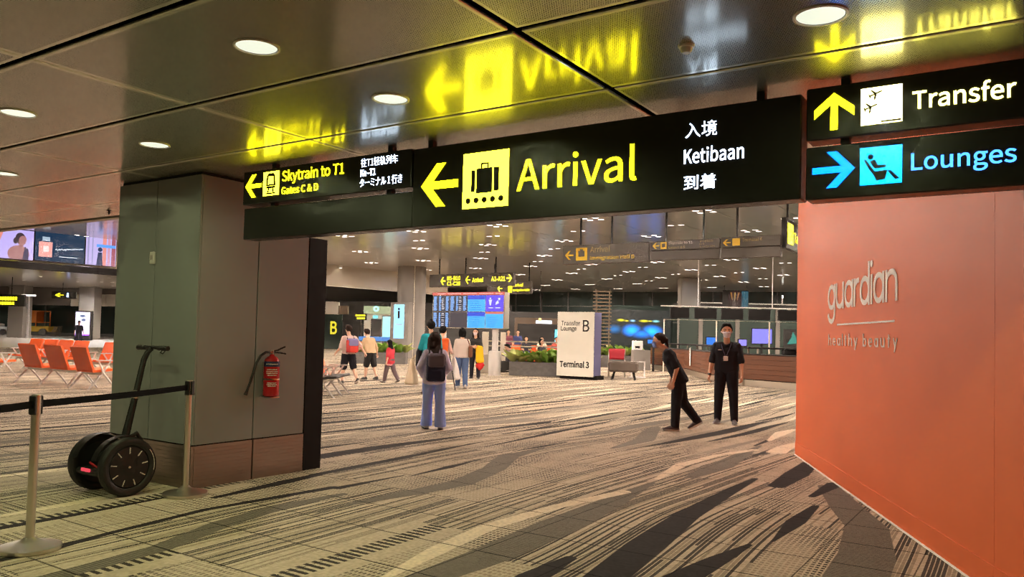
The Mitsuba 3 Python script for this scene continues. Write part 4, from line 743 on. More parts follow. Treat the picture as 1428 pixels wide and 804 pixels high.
for r in range(2):
    for c in range(4):
        x0, x1 = fx[c] + .015, fx[c + 1] - .015; z0, z1 = fz[r]
        if c < 2:
            off = (r, c) == (1, 1)
            s = part(k, 'screen', fl(sbox(x0, x1, z0, z1)), 'display', emit=(.055, .045, .055) if off else (.035, .04, .06), weight=0, label='switched-off grey screen' if off else 'screen with a list of flights')
            if off: continue
            rows = []; whites = []
            cw = (x1 - x0)
            for a, b in ((.03, .25), (.36, .50), (.78, .97)):
                for q in range(13):
                    zz = z1 - .03 - q * .039
                    rows.append(sbox(x0 + a * cw, x0 + (b - .06 * rr.random()) * cw, zz - .030, zz))
            for q in range(13):
                zz = z1 - .03 - q * .039
                if rr.random() < .75: whites.append(sbox(x0 + .53 * cw, x0 + (.60 + .1 * rr.random()) * cw, zz - .024, zz - .006))
            part(s, 'list', fl(unary_union(rows), 1), 'display', emit=(.22, .42, .85), weight=0, kind='stuff')
            part(s, 'list', fl(unary_union(whites), 1), 'display', emit=(.7, .65, .7), weight=0, kind='stuff')
        else:
            purple = (r, c) == (0, 3); red = (r, c) == (1, 3)
            s = part(k, 'screen', fl(sbox(x0, x1, z0, z1)), 'display', emit=(.13, .08, .82) if purple else (.06, .45, 1.0), weight=.5, label='violet screen' if purple else 'bright blue screen')
            if purple:
                g = unary_union([Polygon([(x0 + .12, z0 + .40), (x0 + .26, z0 + .40), (x0 + .21, z0 + .2), (x0 + .17, z0 + .2)]), Point(x0 + .19, z0 + .44).buffer(.03), Polygon([(x0 + .40, z0 + .22), (x0 + .54, z0 + .28), (x0 + .50, z0 + .38), (x0 + .42, z0 + .32)]), Point(x0 + .55, z0 + .42).buffer(.04), sbox(x0 + .12, x0 + .3, z0 + .11, z0 + .14), sbox(x0 + .40, x0 + .60, z0 + .11, z0 + .14)])
                part(s, 'pictogram', fl(g, 1), 'display', emit=(.7, .75, 1.0), weight=0)
            else:
                part(s, 'heading', fl(sbox(x0, x1, z1 - .14 if not red else z1 - .06, z1), 1), 'display', emit=(.7, .16, .10) if red else (.03, .08, .65), weight=0)
                part(s, 'text', fl(unary_union([sbox(x0 + .08, x0 + .08 + (.3 + .2 * rr.random()), z0 + .05 + .075 * q, z0 + .065 + .075 * q) for q in range(5)]), 1), 'display', emit=(.03, .22, .65), weight=0, kind='stuff')

# ------------------------------------------------------------------ totem, planters, counter
k = thing('signage_totem', 'tall cream totem reading Transfer Lounge B and Terminal 3', 'sign')
part(k, 'body', box(-12.93, -11.60, 22.31, 22.80, .10, 2.15, .01), 'totem_side')
part(k, 'face', box(-12.94, -11.60, 22.27, 22.31, .09, 2.16, .008), 'totem_face', label='cream front plate')
part(k, 'plinth', box(-12.86, -11.52, 22.36, 22.86, 0, .13), 'post_black')
tf = lambda shape: upright(shape, .004, (0, 22.27, 0))
part(k, 'lettering', tf(fit(text('Transfer', .1, 1.0), -12.79, -12.10, 1.72, 1.88)), 'ink', label='black word Transfer')
part(k, 'lettering', tf(fit(text('Lounge', .1, 1.0), -12.80, -12.22, 1.505, 1.70)), 'ink', label='black word Lounge')
part(k, 'lettering', tf(fit(text('B', .1, 2.0), -12.0, -11.77, 1.53, 1.90)), 'ink', label='large black letter B')
part(k, 'lettering', tf(fit(text('Terminal 3', .1, 7.0), -12.82, -11.75, .37, .585)), 'ink', label='bold black words Terminal 3')
for x in (-12.87, -11.67):
    for z in (.16, 1.12, 2.09): part(k, 'bolt', place(lathe([(0, 0), (.02, 0), (.02, .008), (0, .01)], 10).apply_transform(trimesh.transformations.rotation_matrix(math.pi / 2, [1, 0, 0])), 0, (x, 22.27, z)), 'steel')

def leaf_bunch(seed, n=15, h=.58, spread=.34):
    r = np.random.default_rng(seed); v, f = [], []
    for i in range(n):
        a = r.uniform(0, 2 * math.pi); L = h * r.uniform(.7, 1.15); tilt = r.uniform(.1, .95); w = L * r.uniform(.13, .20)
        d = np.array([math.cos(a), math.sin(a)]); s = np.array([-d[1], d[0]]); o = len(v)
        for t, ww in ((0, .15), (.3, .8), (.6, 1.0), (.85, .55), (1.0, .02)):
            out = L * t * math.sin(tilt) + .25 * L * t * t; up = L * t * math.cos(tilt) - .28 * L * t * t
            for q in (-1, 0, 1): v.append([*(d * out + s * q * w * ww), max(up + (.25 * w * abs(q) * ww), -.02)])
        for j in range(4):
            for q in (0, 1):
                A = o + 3 * j + q; f += [[A, A + 1, A + 4], [A, A + 4, A + 3]]
    return trimesh.Trimesh(v, f, process=False)
LEAVES = [mikit.ply(leaf_bunch(s, 16), 'leaf' if s % 3 else 'leaf_pale', smooth=True) for s in range(6)]
def planter(P0, P1, dep, h, label, plants, where):
    P0, P1 = np.array(P0), np.array(P1); az = math.atan2(*(P1 - P0)[::-1]); L = float(np.linalg.norm(P1 - P0))
    k = thing('planter', label, 'planter')
    part(k, 'box', place(cat(box(0, L, 0, .06, 0, h, .01), box(0, L, dep - .06, dep, 0, h, .01), box(0, .06, .06, dep - .06, 0, h), box(L - .06, L, .06, dep - .06, 0, h)), az, (*P0, 0)), 'stone_grey')
    part(k, 'soil', place(box(.06, L - .06, .06, dep - .06, 0, h - .05), az, (*P0, 0)), 'dark_wall')
    r = np.random.default_rng(int(abs(P0[0] * 100)))
    for i in range(plants):
        row = i % 2; s = L * (i + .5) / plants; q = .22 + row * (dep - .45); d = np.array([math.cos(az), math.sin(az)]); nn = np.array([-d[1], d[0]])
        p = P0 + d * s + nn * q
        kk = thing('leafy_plant', f'broad-leaved green plant growing in the stone planter {where}', 'plant', f'plants in the planter {where}')
        scene[kk] = {**LEAVES[int(r.integers(6))], 'to_world': T().translate([*p, h - .06]).rotate([0, 0, 1], float(r.uniform(0, 360))).scale(float(r.uniform(.9, 1.25)))}
planter((-14.85, 22.35), (-12.3, 23.3), 1.1, .47, 'long grey stone planter between the information board and the totem', 18, 'left of the cream totem')
planter((-24.3, 24.35), (-22.4, 25.7), 1.0, .50, 'grey stone planter behind the girl in red', 12, 'behind the girl in red')
planter((-16.9, 32.6), (-14.9, 33.6), 1.0, .55, 'dark planter right of the cream totem, in front of the glass', 10, 'right of the cream totem')

k = thing('metal_cabinet', 'pale grey steel cabinet next to the woman holding a yellow jacket', 'cabinet')
part(k, 'body', wbox(-1.12, -.55, 27.9, 28.4, 0, .66, .02), 'steel'); part(k, 'flap', wbox(-.72, -.60, 27.88, 27.9, .28, .52), 'joint_black')
k = thing('railing', 'low rail with broad cream posts behind the planter', 'railing')
for a, b in ((-1.11, -.86), (-.41, -.20)): part(k, 'post', wbox(a, b, 30, 30.12, 0, 1.47, .01), 'cream_panel')
for z in (1.10, .92): part(k, 'rail', wbox(-1.2, 3.0, 30.02, 30.08, z, z + .05), 'steel')
k = thing('bench', 'brown upholstered bench on thin dark legs right of the totem', 'bench')
part(k, 'seat', place(box(-.52, .42, -.30, .30, .26, .60, .06), .35, (-11.05, 23.45, 0)), 'taupe_fabric')
for a in (-.42, .33):
    for b in (-.22, .22): part(k, 'leg', place(tube([(a * .8, b * .8, .28), (a, b, 0)], .018, 8), .35, (-11.05, 23.45, 0)), 'joint_black')
k = thing('folded_wheelchair', 'red folded seat standing behind the cream totem', 'chair')
part(k, 'backrest', place(box(-.30, .30, -.06, .06, .60, .98, .05), .4, (-12.2, 25.2, 0)), 'red_fabric')
part(k, 'frame', cat(*[place(tube([(a, b, 0), (a, 0, .95)], .02, 8), .4, (-12.2, 25.2, 0)) for a in (-.28, .28) for b in (-.2, .2)]), 'steel')
part(k, 'seat', place(box(-.28, .28, -.4, 0, .42, .48, .02), .4, (-12.2, 25.2, 0)), 'red_fabric')

# the long counter, its horizontal boards and desks
CP = [np.array(p) for p in ((-14.45, 33.3), (-11.5, 29.85), (-9.25, 25.95), (-7.45, 23.75), (-4.4, 22.5))]
k = thing('service_counter', 'long angled service counter of horizontal brown wooden boards with a black top', 'counter')
for i, (a, b) in enumerate(zip(CP, CP[1:])):
    d = (b - a); L = float(np.linalg.norm(d)); az = math.atan2(d[1], d[0]); P = lambda m: place(m, az, (*a, 0))
    part(k, 'plinth', P(box(0, L + .1, .10, .75, 0, .22)), 'steel')
    for q in range(5): part(k, 'board', P(box(0, L + .02, .0, .07, .23 + .145 * q, .23 + .145 * (q + 1) - .005, .003)), 'wood')
    part(k, 'core', P(box(.05, L, .071, .8, .2, .95)), 'dark_wall')
    part(k, 'ledge', P(box(0, L + .05, -.03, .45, .955, .985, .006)), 'dark_wall')
    part(k, 'worktop', P(box(-.02, L + .06, .28, .95, 1.13, 1.18, .008)), 'post_black', label='black worktop')
    for s in np.arange(.4, L, 1.1): part(k, 'bracket', P(box(s - .03, s + .03, .40, .44, .985, 1.13)), 'steel')
k = thing('paper_sheet', 'tall white paper sheet fixed to the front of the wooden counter', 'paper')
put(k, place(box(-.09, .09, -.05, -.035, .38, 1.06), math.atan2(*(CP[2] - CP[1])[::-1]), (*(CP[1] + (CP[2] - CP[1]) * .35), 0)), 'white_paint')
def gadget(p, z, w, d, h, m, name, label, catg, az=.58):
    k = thing(name, label, catg); part(k, 'body', place(box(-w / 2, w / 2, -d / 2, d / 2, z, z + h, .02), az, (*p, 0)), m); return k
k = gadget((-14.25, 31.8), 0, .75, .7, .86, 'column_grey', 'kiosk_cabinet', 'grey cabinet with a white printer at the left end of the counter', 'cabinet')
kk = gadget((-14.40, 31.75), .86, .42, .45, .40, 'white_paint', 'printer', 'white printer on the grey cabinet left of the counter', 'printer')
part(kk, 'slot', place(box(-.12, .08, -.24, -.20, .93, 1.03), .58, (-14.40, 31.75, 0)), 'ink')
k = gadget((-5.9, 23.6), .985, .40, .25, .14, 'black_plastic', 'telephone', 'black telephone on the ledge of the counter near the orange wall', 'telephone')
part(k, 'handset', place(box(-.18, -.10, -.12, .12, 1.125, 1.155, .01), .58, (-5.9, 23.6, 0)), 'black_plastic')
k = thing('luggage_stand', 'low pale metal stand behind the stooping woman', 'stand')
for a in (0, .45): part(k, 'leg', wbox(4.15 + a, 4.19 + a, 27.2, 27.24, 0, .55), 'white_paint')
part(k, 'rail', wbox(4.15, 4.64, 27.2, 27.24, .53, .57), 'white_paint')
part(k, 'foot', wbox(4.10, 4.64, 27.1, 27.34, 0, .04), 'white_paint')

# hanging monitors over the counter
MX = [(-10.56, 25.99, -10.01, 26.35), (-9.85, 26.46, -9.21, 26.88), (-9.07, 26.97, -8.44, 27.39), (-8.28, 27.50, -7.65, 27.91), (-7.42, 28.06, -6.79, 28.48)]
k = thing('ceiling_rail', 'pale rail carrying the row of dark monitors above the counter', 'rail')
part(k, 'bar', place(box(-.3, 4.8, -.03, .03, 2.50, 2.54), math.atan2(2.49, 3.77), (-10.6, 26.0, 0)), 'white_paint')
for s in (1.0, 3.6): part(k, 'hanger', place(box(s - .014, s + .014, -.014, .014, 2.54, HALLZ), math.atan2(2.49, 3.77), (-10.6, 26.0, 0)), 'white_paint')
for i, (a, b, c, d) in enumerate(MX):
    k = thing('monitor', f'dark monitor back hanging above the counter, {("first", "second", "third", "fourth", "fifth")[i]} from the left', 'monitor', 'monitors above the counter')
    az = math.atan2(d - b, c - a); L = math.hypot(c - a, d - b)
    part(k, 'case', place(box(0, L, -.04, .04, 2.10, 2.47, .01), az, (a, b, 0)), 'post_black'); part(k, 'bracket', place(box(L / 2 - .05, L / 2 + .05, -.02, .02, 2.46, 2.50), az, (a, b, 0)), 'steel')
k = thing('glass_screen', 'clear glass screen standing behind the counter', 'glass screen')
for s0 in (6.2, 8.35, 10.5): part(k, 'pane', wbox(s0, s0 + 2.1, 32.0, 32.01, 1.1, 2.15), 'pane')
for s0 in (6.17, 8.3, 10.45, 12.6): part(k, 'post', wbox(s0, s0 + .05, 31.98, 32.03, 0, 2.15), 'cream_panel')
part(k, 'rail', wbox(6.17, 12.65, 31.98, 32.03, 2.15, 2.17), 'steel')
for s0, s1, z0, z1, e, lab in ((10.08, 10.90, 1.27, 1.88, (.30, .28, 1.1), 'violet screen standing behind the counter, right of the man in black'), (9.52, 9.85, 1.16, 1.42, (.35, .30, 1.0), 'small violet screen behind the counter beside the man in black'), (8.17, 8.62, 1.16, 1.48, (.03, .22, .85), 'blue screen behind the counter left of the man in black'), (5.71, 6.22, 1.16, 1.32, (.02, .25, .95), 'low blue screen on the left part of the counter')):
    k = thing('desk_screen', lab, 'screen')
    part(k, 'case', wbox(s0 - .03, s1 + .03, 33.0, 33.06, z0 - .03, z1 + .03), 'black_plastic'); glow(k, 'display', sbox(s0, s1, z0, z1), 32.99, e)
    part(k, 'stand', wbox((s0 + s1) / 2 - .04, (s0 + s1) / 2 + .04, 33.0, 33.06, 0, z0), 'black_plastic')
k = struct('wall_back_3', 'dark green office wall behind the counter')
put(k, wbox(9.2, 16, 43, 43.2, 0, 3.2), 'office_green')
for s in (10.2, 12.2, 14.4): part(k, 'batten', wbox(s, s + .22, 42.9, 43, 0, 3.2), 'column_grey')
k = thing('poster', 'teal and dark poster at the right end behind the counter', 'poster')
part(k, 'board', wbox(12.44, 13.3, 36, 36.05, 1.1, 1.95), 'dark_wall'); glow(k, 'picture', Polygon([(12.6, 1.26), (12.8, 1.6), (12.85, 1.84), (13.0, 1.6), (13.04, 1.3)]), 35.99, (.05, .28, .22))
part(k, 'stand', wbox(12.8, 12.9, 36, 36.05, 0, 1.1), 'dark_wall')

# ------------------------------------------------------------------ hanging signs of the hall
def hall_sign(k, x0, x1, y, z0, z1, m='sign_grey', rods=()):
    part(k, 'housing', box(x0, x1, y, y + .16, z0, z1, .01), m)
    for x in rods: part(k, 'hanger', box(x - .022, x + .022, y + .06, y + .10, z1, HALLZ + .01), 'black_plastic')
hs_ = lambda shape, y: upright(shape, .006, (0, y, 0))
k = thing('hanging_sign', 'unlit hanging sign with yellow Arrival Immigration Hall B lettering, behind the large signs', 'sign')
hall_sign(k, -10.92, -8.34, 19.0, 3.36, 3.88, rods=(-10.4, -9.45))
part(k, 'arrow', hs_(fit(arrow(), -10.84, -10.57, 3.48, 3.73), 19.0), 'sign_ink_yellow')
p_ = part(k, 'pictogram', hs_(sbox(-10.50, -10.15, 3.45, 3.80), 19.0), 'sign_ink_yellow')
part(p_, 'suitcase', upright(unary_union([sbox(-10.42, -10.23, 3.56, 3.72), sbox(-10.37, -10.28, 3.72, 3.76)]), .003, (0, 18.993, 0)), 'sign_grey')
part(k, 'lettering', hs_(fit(text('Arrival', .1, 3), -10.06, -9.46, 3.66, 3.83), 19.0), 'sign_ink_grey', label='dull yellow word Arrival')
part(k, 'lettering', hs_(fit(text('Immigration Hall B', .1, 3), -10.06, -8.75, 3.43, 3.57), 19.0), 'sign_ink_yellow', label='yellow words Immigration Hall B')
k = thing('hanging_sign', 'unlit hanging sign with Skytrain to T1 lettering in the row behind the large signs', 'sign')
hall_sign(k, -8.30, -6.46, 19.0, 3.64, 3.88, rods=(-7.9, -6.9))
part(k, 'arrow', hs_(fit(arrow(), -8.24, -8.05, 3.68, 3.84), 19.0), 'sign_ink_yellow')
part(k, 'pictogram', hs_(sbox(-8.02, -7.85, 3.67, 3.85).difference(sbox(-7.98, -7.89, 3.72, 3.81)), 19.0), 'sign_ink_yellow')
part(k, 'lettering', hs_(fit(text('Skytrain to T1', .1, 3), -7.80, -7.15, 3.76, 3.85), 19.0), 'silver_print', label='words Skytrain to T1'); part(k, 'lettering', hs_(fit(text('Gates C & D', .1, 3), -7.80, -7.35, 3.67, 3.73), 19.0), 'sign_ink_grey', label='words Gates C & D')
part(k, 'lettering', hs_(unary_union([fit(text('往T1轻轨列车', .1, 1.0), -6.97, -6.62, 3.80, 3.85), fit(text('Ke -T1', .1, 4.0), -6.97, -6.85, 3.74, 3.78), fit(text('ターミナル 1 行き', .1, 1.0), -6.97, -6.58, 3.67, 3.72)]), 19.0), 'sign_ink_grey')
part(k, 'lower_panel', box(-8.30, -6.46, 19.0, 19.16, 3.38, 3.625, .006), 'sign_grey')
k = thing('hanging_sign', 'unlit hanging sign with Terminal 4 lettering, rightmost of the row behind', 'sign')
hall_sign(k, -6.42, -4.98, 19.0, 3.64, 3.90, rods=(-6.05,))
part(k, 'arrow', hs_(fit(arrow(), -6.38, -6.18, 3.68, 3.84), 19.0), 'sign_ink_yellow'); part(k, 'pictogram', hs_(sbox(-6.14, -5.95, 3.68, 3.86), 19.0), 'sign_ink_yellow')
part(k, 'lettering', hs_(fit(text('Terminal 4', .1, 2), -5.90, -5.42, 3.77, 3.86), 19.0), 'sign_ink_grey')
part(k, 'lower_panel', box(-6.42, -4.98, 19.0, 19.16, 3.38, 3.625, .006), 'sign_grey')
k = thing('hanging_sign', 'yellow glowing sign turned sideways at the top of the orange wall', 'sign')
part(k, 'housing', box(-5.02, -4.90, 19.2, 21.6, 3.60, 4.34, .01), 'sign_black'); part(k, 'hanger', box(-4.98, -4.94, 19.5, 19.54, 4.34, HALLZ + .01), 'black_plastic')
part(k, 'pictogram', place(upright(sbox(0, .5, 3.72, 4.22), .008), math.pi / 2, (-4.90, 19.32, 0)), 'display', emit=(2.2, 1.9, .03), weight=.1)
part(k, 'lettering', place(upright(fit(text('Ta', .1, 4), .58, .95, 3.80, 4.05), .008), math.pi / 2, (-4.90, 19.32, 0)), 'display', emit=(1.6, 1.2, .03), weight=0)

k = thing('hanging_sign', 'long dark hanging sign with three yellow directions above the flight information board', 'sign')
hall_sign(k, -24.75, -19.80, 30.0, 3.62, 4.24, rods=(-20.85, -22.6, -24.2))
e30 = lambda name, shape: part(k, name, hs_(shape, 30.0), 'display', emit=YG, weight=0)
e30('arrow', fit(arrow(), -24.05, -23.75, 3.72, 4.10)); e30('lettering', fit(text('B5-B10', .1, 6), -23.65, -22.85, 3.94, 4.14)); e30('lettering', fit(text('C1-C26', .1, 6), -23.65, -22.85, 3.68, 3.88))
e30('arrow', fit(arrow(), -22.55, -22.25, 3.76, 4.12)); e30('lettering', fit(text('Arrival', .1, 6), -22.15, -21.5, 3.82, 4.05))
e30('lettering', fit(text('A1-A21', .1, 6), -21.05, -20.25, 3.85, 4.08)); e30('arrow', fit(arrow(2), -20.2, -19.88, 3.80, 4.16))
k = thing('hanging_sign', 'second yellow lit sign just behind the flight information board, with Arrival lettering', 'sign')
hall_sign(k, -23.4, -20.72, 33.0, 3.44, 4.07, rods=(-20.9, -23.0))
for name, shape in (('arrow', fit(arrow(), -22.75, -22.45, 3.55, 3.9)), ('pictogram', sbox(-22.1, -21.85, 3.5, 3.95)), ('lettering', fit(text('Arrival', .1, 6), -21.8, -21.2, 3.80, 3.98)), ('lettering', fit(text('Immigration Hall B', .1, 6), -21.8, -20.82, 3.54, 3.70))):
    part(k, name, hs_(shape, 33.0), 'display', emit=YG, weight=0)

# ------------------------------------------------------------------ information kiosk
k = thing('information_kiosk', 'glowing pale blue information pillar with a large letter i', 'kiosk')
part(k, 'case', box(-28.90, -27.60, 31.80, 32.15, .0, 2.99, .03), 'column_grey')
part(k, 'lightbox', upright(sbox(-28.62, -27.90, 1.05, 2.87), .02, (0, 31.80, 0)), 'display', emit=(.45, .95, 1.5), weight=1.0, label='glowing blue-white panel')
part(k + '__lightbox', 'letter', upright(fit(text('i', .1, 5), -28.34, -28.19, 2.12, 2.68), .006, (0, 31.78, 0)), 'ink', label='black letter i'); part(k + '__lightbox', 'print', upright(sbox(-28.45, -28.0, 1.78, 1.81), .006, (0, 31.78, 0)), 'sign_ink_grey')
k = thing('information_desk', 'low desk with a blue glowing top beside the information pillar', 'desk')
part(k, 'body', box(-31.0, -29.45, 31.8, 32.6, 0, .88, .02), 'column_grey'); part(k, 'top', box(-31.1, -29.42, 31.7, 32.7, .88, 1.10, .02), 'display', emit=(.10, .26, .62), weight=.3, label='blue glowing edge')

# ------------------------------------------------------------------ far end of the hall
struct('wall_far_2', 'dark glass front at the far end of the hall')
F0, F1 = np.array([-46.0, 53.1]), np.array([8.0, 62.8]); faz = math.atan2(*(F1 - F0)[::-1]); FL = float(np.linalg.norm(F1 - F0))
put('wall_far_2', place(box(0, FL, 0, .3, 0, 7), faz, (*F0, 0)), 'dark_glass')
for i in range(24): part('wall_far_2', 'mullion', place(box(1 + 2.3 * i, 1.1 + 2.3 * i, -.12, .0, 0, HALLZ), faz, (*F0, 0)), 'mullion')
for z in (2.6, 3.8): part('wall_far_2', 'transom', place(box(0, FL, -.10, 0, z, z + .08), faz, (*F0, 0)), 'mullion')
k = struct('trim_2', 'pale ledge of light across the far end')
put(k, wbox(11.15, 19.2, 53, 53.2, 3.84, 3.92), 'white_paint')
part(k, 'shelf', wbox(11.15, 19.2, 53.05, 54.5, 3.55, 3.84), 'dark_wall')
for s in (12.4, 18.2):
    kk = thing('uplight', 'slim white uplight above the far ledge, ' + ('left one' if s < 15 else 'right one near the orange wall'), 'lamp')
    part(kk, 'stem', wbox(s - .04, s + .04, 53, 53.06, 3.92, 4.5), 'white_paint'); glow(kk, 'lens', sbox(s - .05, s + .05, 4.3, 4.5), 52.98, (3, 3, 2.8))
    p = FW * 52.9 + RT * s; scene[kk + '__spot'] = {'type': 'spot', 'intensity': rgb((16, 16, 17)), 'cutoff_angle': 80.0, 'beam_width': 60.0, 'to_world': T().look_at(origin=[*p, 3.98], target=[*(p + FW * 6), 4.5], up=[0, 0, 1]), 'sampling_weight': .3}
k = thing('poster', 'dark poster with a red and yellow balloon above the monitors', 'poster')
part(k, 'board', wbox(13.91, 15.63, 52, 52.06, 3.2, 4.70), 'dark_wall'); glow(k, 'strip', sbox(15.15, 15.59, 3.25, 4.65), 51.99, (.02, .085, .12), label='teal strip')
for s in (14.0, 15.5): part(k, 'hanger', wbox(s, s + .03, 52, 52.03, 4.7, HALLZ + .01), 'black_plastic')
bb = Point(0, 0).buffer(1); bal = affinity.translate(affinity.scale(bb, .50, .52), 14.75, 4.15)
glow(k, 'balloon', bal, 51.99, (.025, .010, .010)); kk = k + '__balloon'
for q, c in ((-.22, (.28, .12, .03)), (-.06, (.32, .18, .05)), (.10, (.26, .10, .03))): glow(kk, 'stripe', Polygon([(14.75 + q * 1.6, 4.55), (14.75 + q * 1.6 + .12, 4.55), (14.78 + q, 4.05), (14.73 + q, 4.05)]), 51.975, c)
k = thing('slatted_screen', 'tall screen of horizontal tan wooden slats right of the totem', 'screen wall')
for a in (3.95, 4.55): part(k, 'post', wbox(a, a + .06, 37, 37.06, 0, 3.62), 'tan_wood')
for q in range(20): part(k, 'slat', wbox(3.80, 4.68, 36.96, 37.0, .35 + .165 * q, .41 + .165 * q), 'tan_wood')
k = thing('glass_wall', 'dark teal glass wall with painted glowing blue and yellow blurs right of the totem', 'glass wall')
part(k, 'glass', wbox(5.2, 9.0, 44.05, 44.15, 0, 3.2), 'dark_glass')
part(k, 'display', face(sbox(5.3, 8.9, .95, 2.95), .02, 44.04), 'display', emit=(0.0, .010, .011), weight=0, label='dim teal glow painted on the glass')  # emissive sheets imitate the light seen in the dark glass
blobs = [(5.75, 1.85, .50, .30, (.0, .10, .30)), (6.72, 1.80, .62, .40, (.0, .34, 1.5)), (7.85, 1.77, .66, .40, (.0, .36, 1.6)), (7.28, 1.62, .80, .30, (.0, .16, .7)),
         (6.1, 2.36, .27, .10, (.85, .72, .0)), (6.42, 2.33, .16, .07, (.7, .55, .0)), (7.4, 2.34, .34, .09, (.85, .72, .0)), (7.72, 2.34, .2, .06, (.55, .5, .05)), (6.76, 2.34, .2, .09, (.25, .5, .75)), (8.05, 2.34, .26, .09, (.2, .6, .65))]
glow(k, 'painted_green_glow', sbox(5.3, 8.9, .95, 1.45), 44.035, (0.0, .028, .018), d=.001)
for i, (cs, cz, a, b, e) in enumerate(blobs):  # nested emissive ellipses imitate blurred lights and reflections in the glass
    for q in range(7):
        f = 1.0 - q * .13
        glow(k, 'painted_blur', affinity.translate(affinity.scale(Point(0, 0).buffer(1), a * f, b * f), cs, cz), 44.018 - .0125 * q - .0012 * i, tuple(1.9 * c * (q + 1) ** 1.5 / 18.5 + d for c, d in zip(e, (0, .010, .011))), d=.001)
k = thing('shopfront', 'brown shopfront beyond the planter with a white lit name strip', 'shop')
part(k, 'lintel', wbox(.2, 5.4, 52, 52.3, 2.15, 2.55), 'brown_panel'); part(k, 'back_wall', wbox(-1.5, 6.0, 54, 54.2, 0, 3.0), 'dark_wall')
for a in (.2, 5.2): part(k, 'jamb', wbox(a, a + .2, 52, 52.3, 0, 2.15), 'brown_panel')
glow(k, 'name_strip', sbox(1.6, 2.65, 2.18, 2.40), 51.99, (1.3, 1.6, 1.8), label='white glowing strip')
glow(k, 'door_frame', unary_union([sbox(4.85, 5.0, .93, 2.0), sbox(5.36, 5.5, .93, 2.0), sbox(4.85, 5.5, 1.9, 2.0)]), 51.97, (.08, .45, .9), label='blue glowing frame')
k = thing('pendant_lamp', 'small yellow lamp hanging before the shopfront', 'lamp')
part(k, 'cord', wbox(1.57, 1.59, 44.1, 44.12, 2.37, HALLZ), 'black_plastic'); glow(k, 'shade', sbox(1.50, 1.66, 2.21, 2.37), 44.09, (1.8, 1.1, .35))
k = thing('digital_totem', 'narrow cyan digital totem before the shopfront', 'totem')
part(k, 'case', wbox(2.50, 2.81, 46, 46.1, 0, 1.82), 'black_plastic'); glow(k, 'screen', sbox(2.54, 2.77, 1.06, 1.77), 45.99, CY2)
# wing seen between the black post and the round column
k = thing('glass_kiosk', 'pinkish booth with a cyan clock, left of the information pillar', 'kiosk')
part(k, 'wall', wbox(-10.96, -8.77, 58.5, 60, 0, 2.71), 'cream_panel'); part(k, 'doorway', wbox(-10.43, -9.65, 58.45, 58.5, 0, 2.34), 'dark_wall')
glow(k, 'light_band', sbox(-10.99, -8.86, 2.71, 3.28), 58.4, (.36, .40, .22), label='pale green band'); glow(k, 'clock', Point(-10.05, 3.08).buffer(.21).difference(Point(-10.05, 3.08).buffer(.09)), 58.3, (.5, 1.5, 1.3), label='round cyan ring'); glow(k, 'lamp', sbox(-10.28, -9.90, 2.38, 2.58), 58.3, (.2, 1.1, 1.3))
k = thing('wall_sign', 'two lines of small yellow letters left of the pinkish booth', 'sign')
part(k, 'board', wbox(-11.4, -10.5, 57, 57.1, 2.2, 2.68), 'sign_black'); part(k, 'stand', wbox(-11.0, -10.9, 57, 57.1, 0, 2.2), 'sign_black')
for s0, s1, z0, z1 in ((-11.30, -10.57, 2.47, 2.61), (-11.19, -10.56, 2.26, 2.40)): glow(k, 'line', unary_union([sbox(s0 + .12 * i, s0 + .12 * i + .09, z0, z1) for i in range(int((s1 - s0) / .12))]), 56.98, YG)
k = thing('digital_totem', 'pale cyan glowing panel beside the information pillar', 'totem')
part(k, 'case', wbox(-8.25, -7.52, 50, 50.15, 0, 2.45), 'column_grey'); glow(k, 'screen', sbox(-8.18, -7.59, 1.01, 2.36), 49.99, (.45, 1.1, 1.05), .3)
k = thing('gate_letter', 'tall yellow letter B on dark glass right behind the black post', 'sign')
part(k, 'glass', wbox(-15.2, -12.9, 60, 60.1, 0, 3.0), 'dark_glass'); glow(k, 'letter', fit(text('B', .1, 6), -13.79, -13.28, 1.11, 2.10), 59.98, (.75, .62, .02), label='yellow letter B')
k = struct('trim_3', 'pale panel and dark box of a shopfront')
put(k, wbox(-14.0, -12.10, 55, 55.3, 2.53, 3.41), 'cream_panel'); part(k, 'box', wbox(-11.90, -11.24, 54, 54.3, 2.53, 3.10), 'brown_panel')
k = struct('wall_back_2', 'dark back wall of the left wing'); put(k, wbox(-24, 0, 62, 62.3, 0, 3.75), 'dark_wall')

# ------------------------------------------------------------------ people
mat('skin', (0.62, 0.37, 0.25), 0.55); mat('skin_pale', (0.68, 0.44, 0.32), 0.55)
mat('hair_black', (0.007, 0.0065, 0.0065), 0.8, 0, 0.1); mat('hair_brown', (0.018, 0.010, 0.0075), 0.75, 0, 0.15)
CLOTH = {}
def cloth(c, rough=0.85):
    key = 'cloth_%02d_%02d_%02d' % tuple(int(round(99 * x)) for x in c)
    if key not in CLOTH: CLOTH[key] = mat(key, c, rough, 0, 0.2)
    return key
def V3(*a): return np.array(a, float)
def ball(p, r, s=(1, 1, 1), n=14):
    return m3.Manifold.sphere(1.0, n).scale([r * s[0], r * s[1], r * s[2]]).translate(list(map(float, p)))
def bone(a, b, ra, rb, n=14, sa=(1, 1, 1), sb=(1, 1, 1)):
    return m3.Manifold.batch_hull([ball(a, ra, sa, n), ball(b, rb, sb, n)])
def hull(*ms): return m3.Manifold.batch_hull(list(ms))
def U3(ms): return m3.Manifold.batch_boolean(ms, m3.OpType.Add)
def tm(M, edge=0.02, it=6):
    M = M.refine_to_length(edge); q = M.to_mesh()
    t = trimesh.Trimesh(np.array(q.vert_properties[:, :3]), np.array(q.tri_verts), process=True)
    if it: trimesh.smoothing.filter_taubin(t, lamb=.5, nu=.53, iterations=it)
    return t
def unit(v): return np.asarray(v, float) / np.linalg.norm(v)

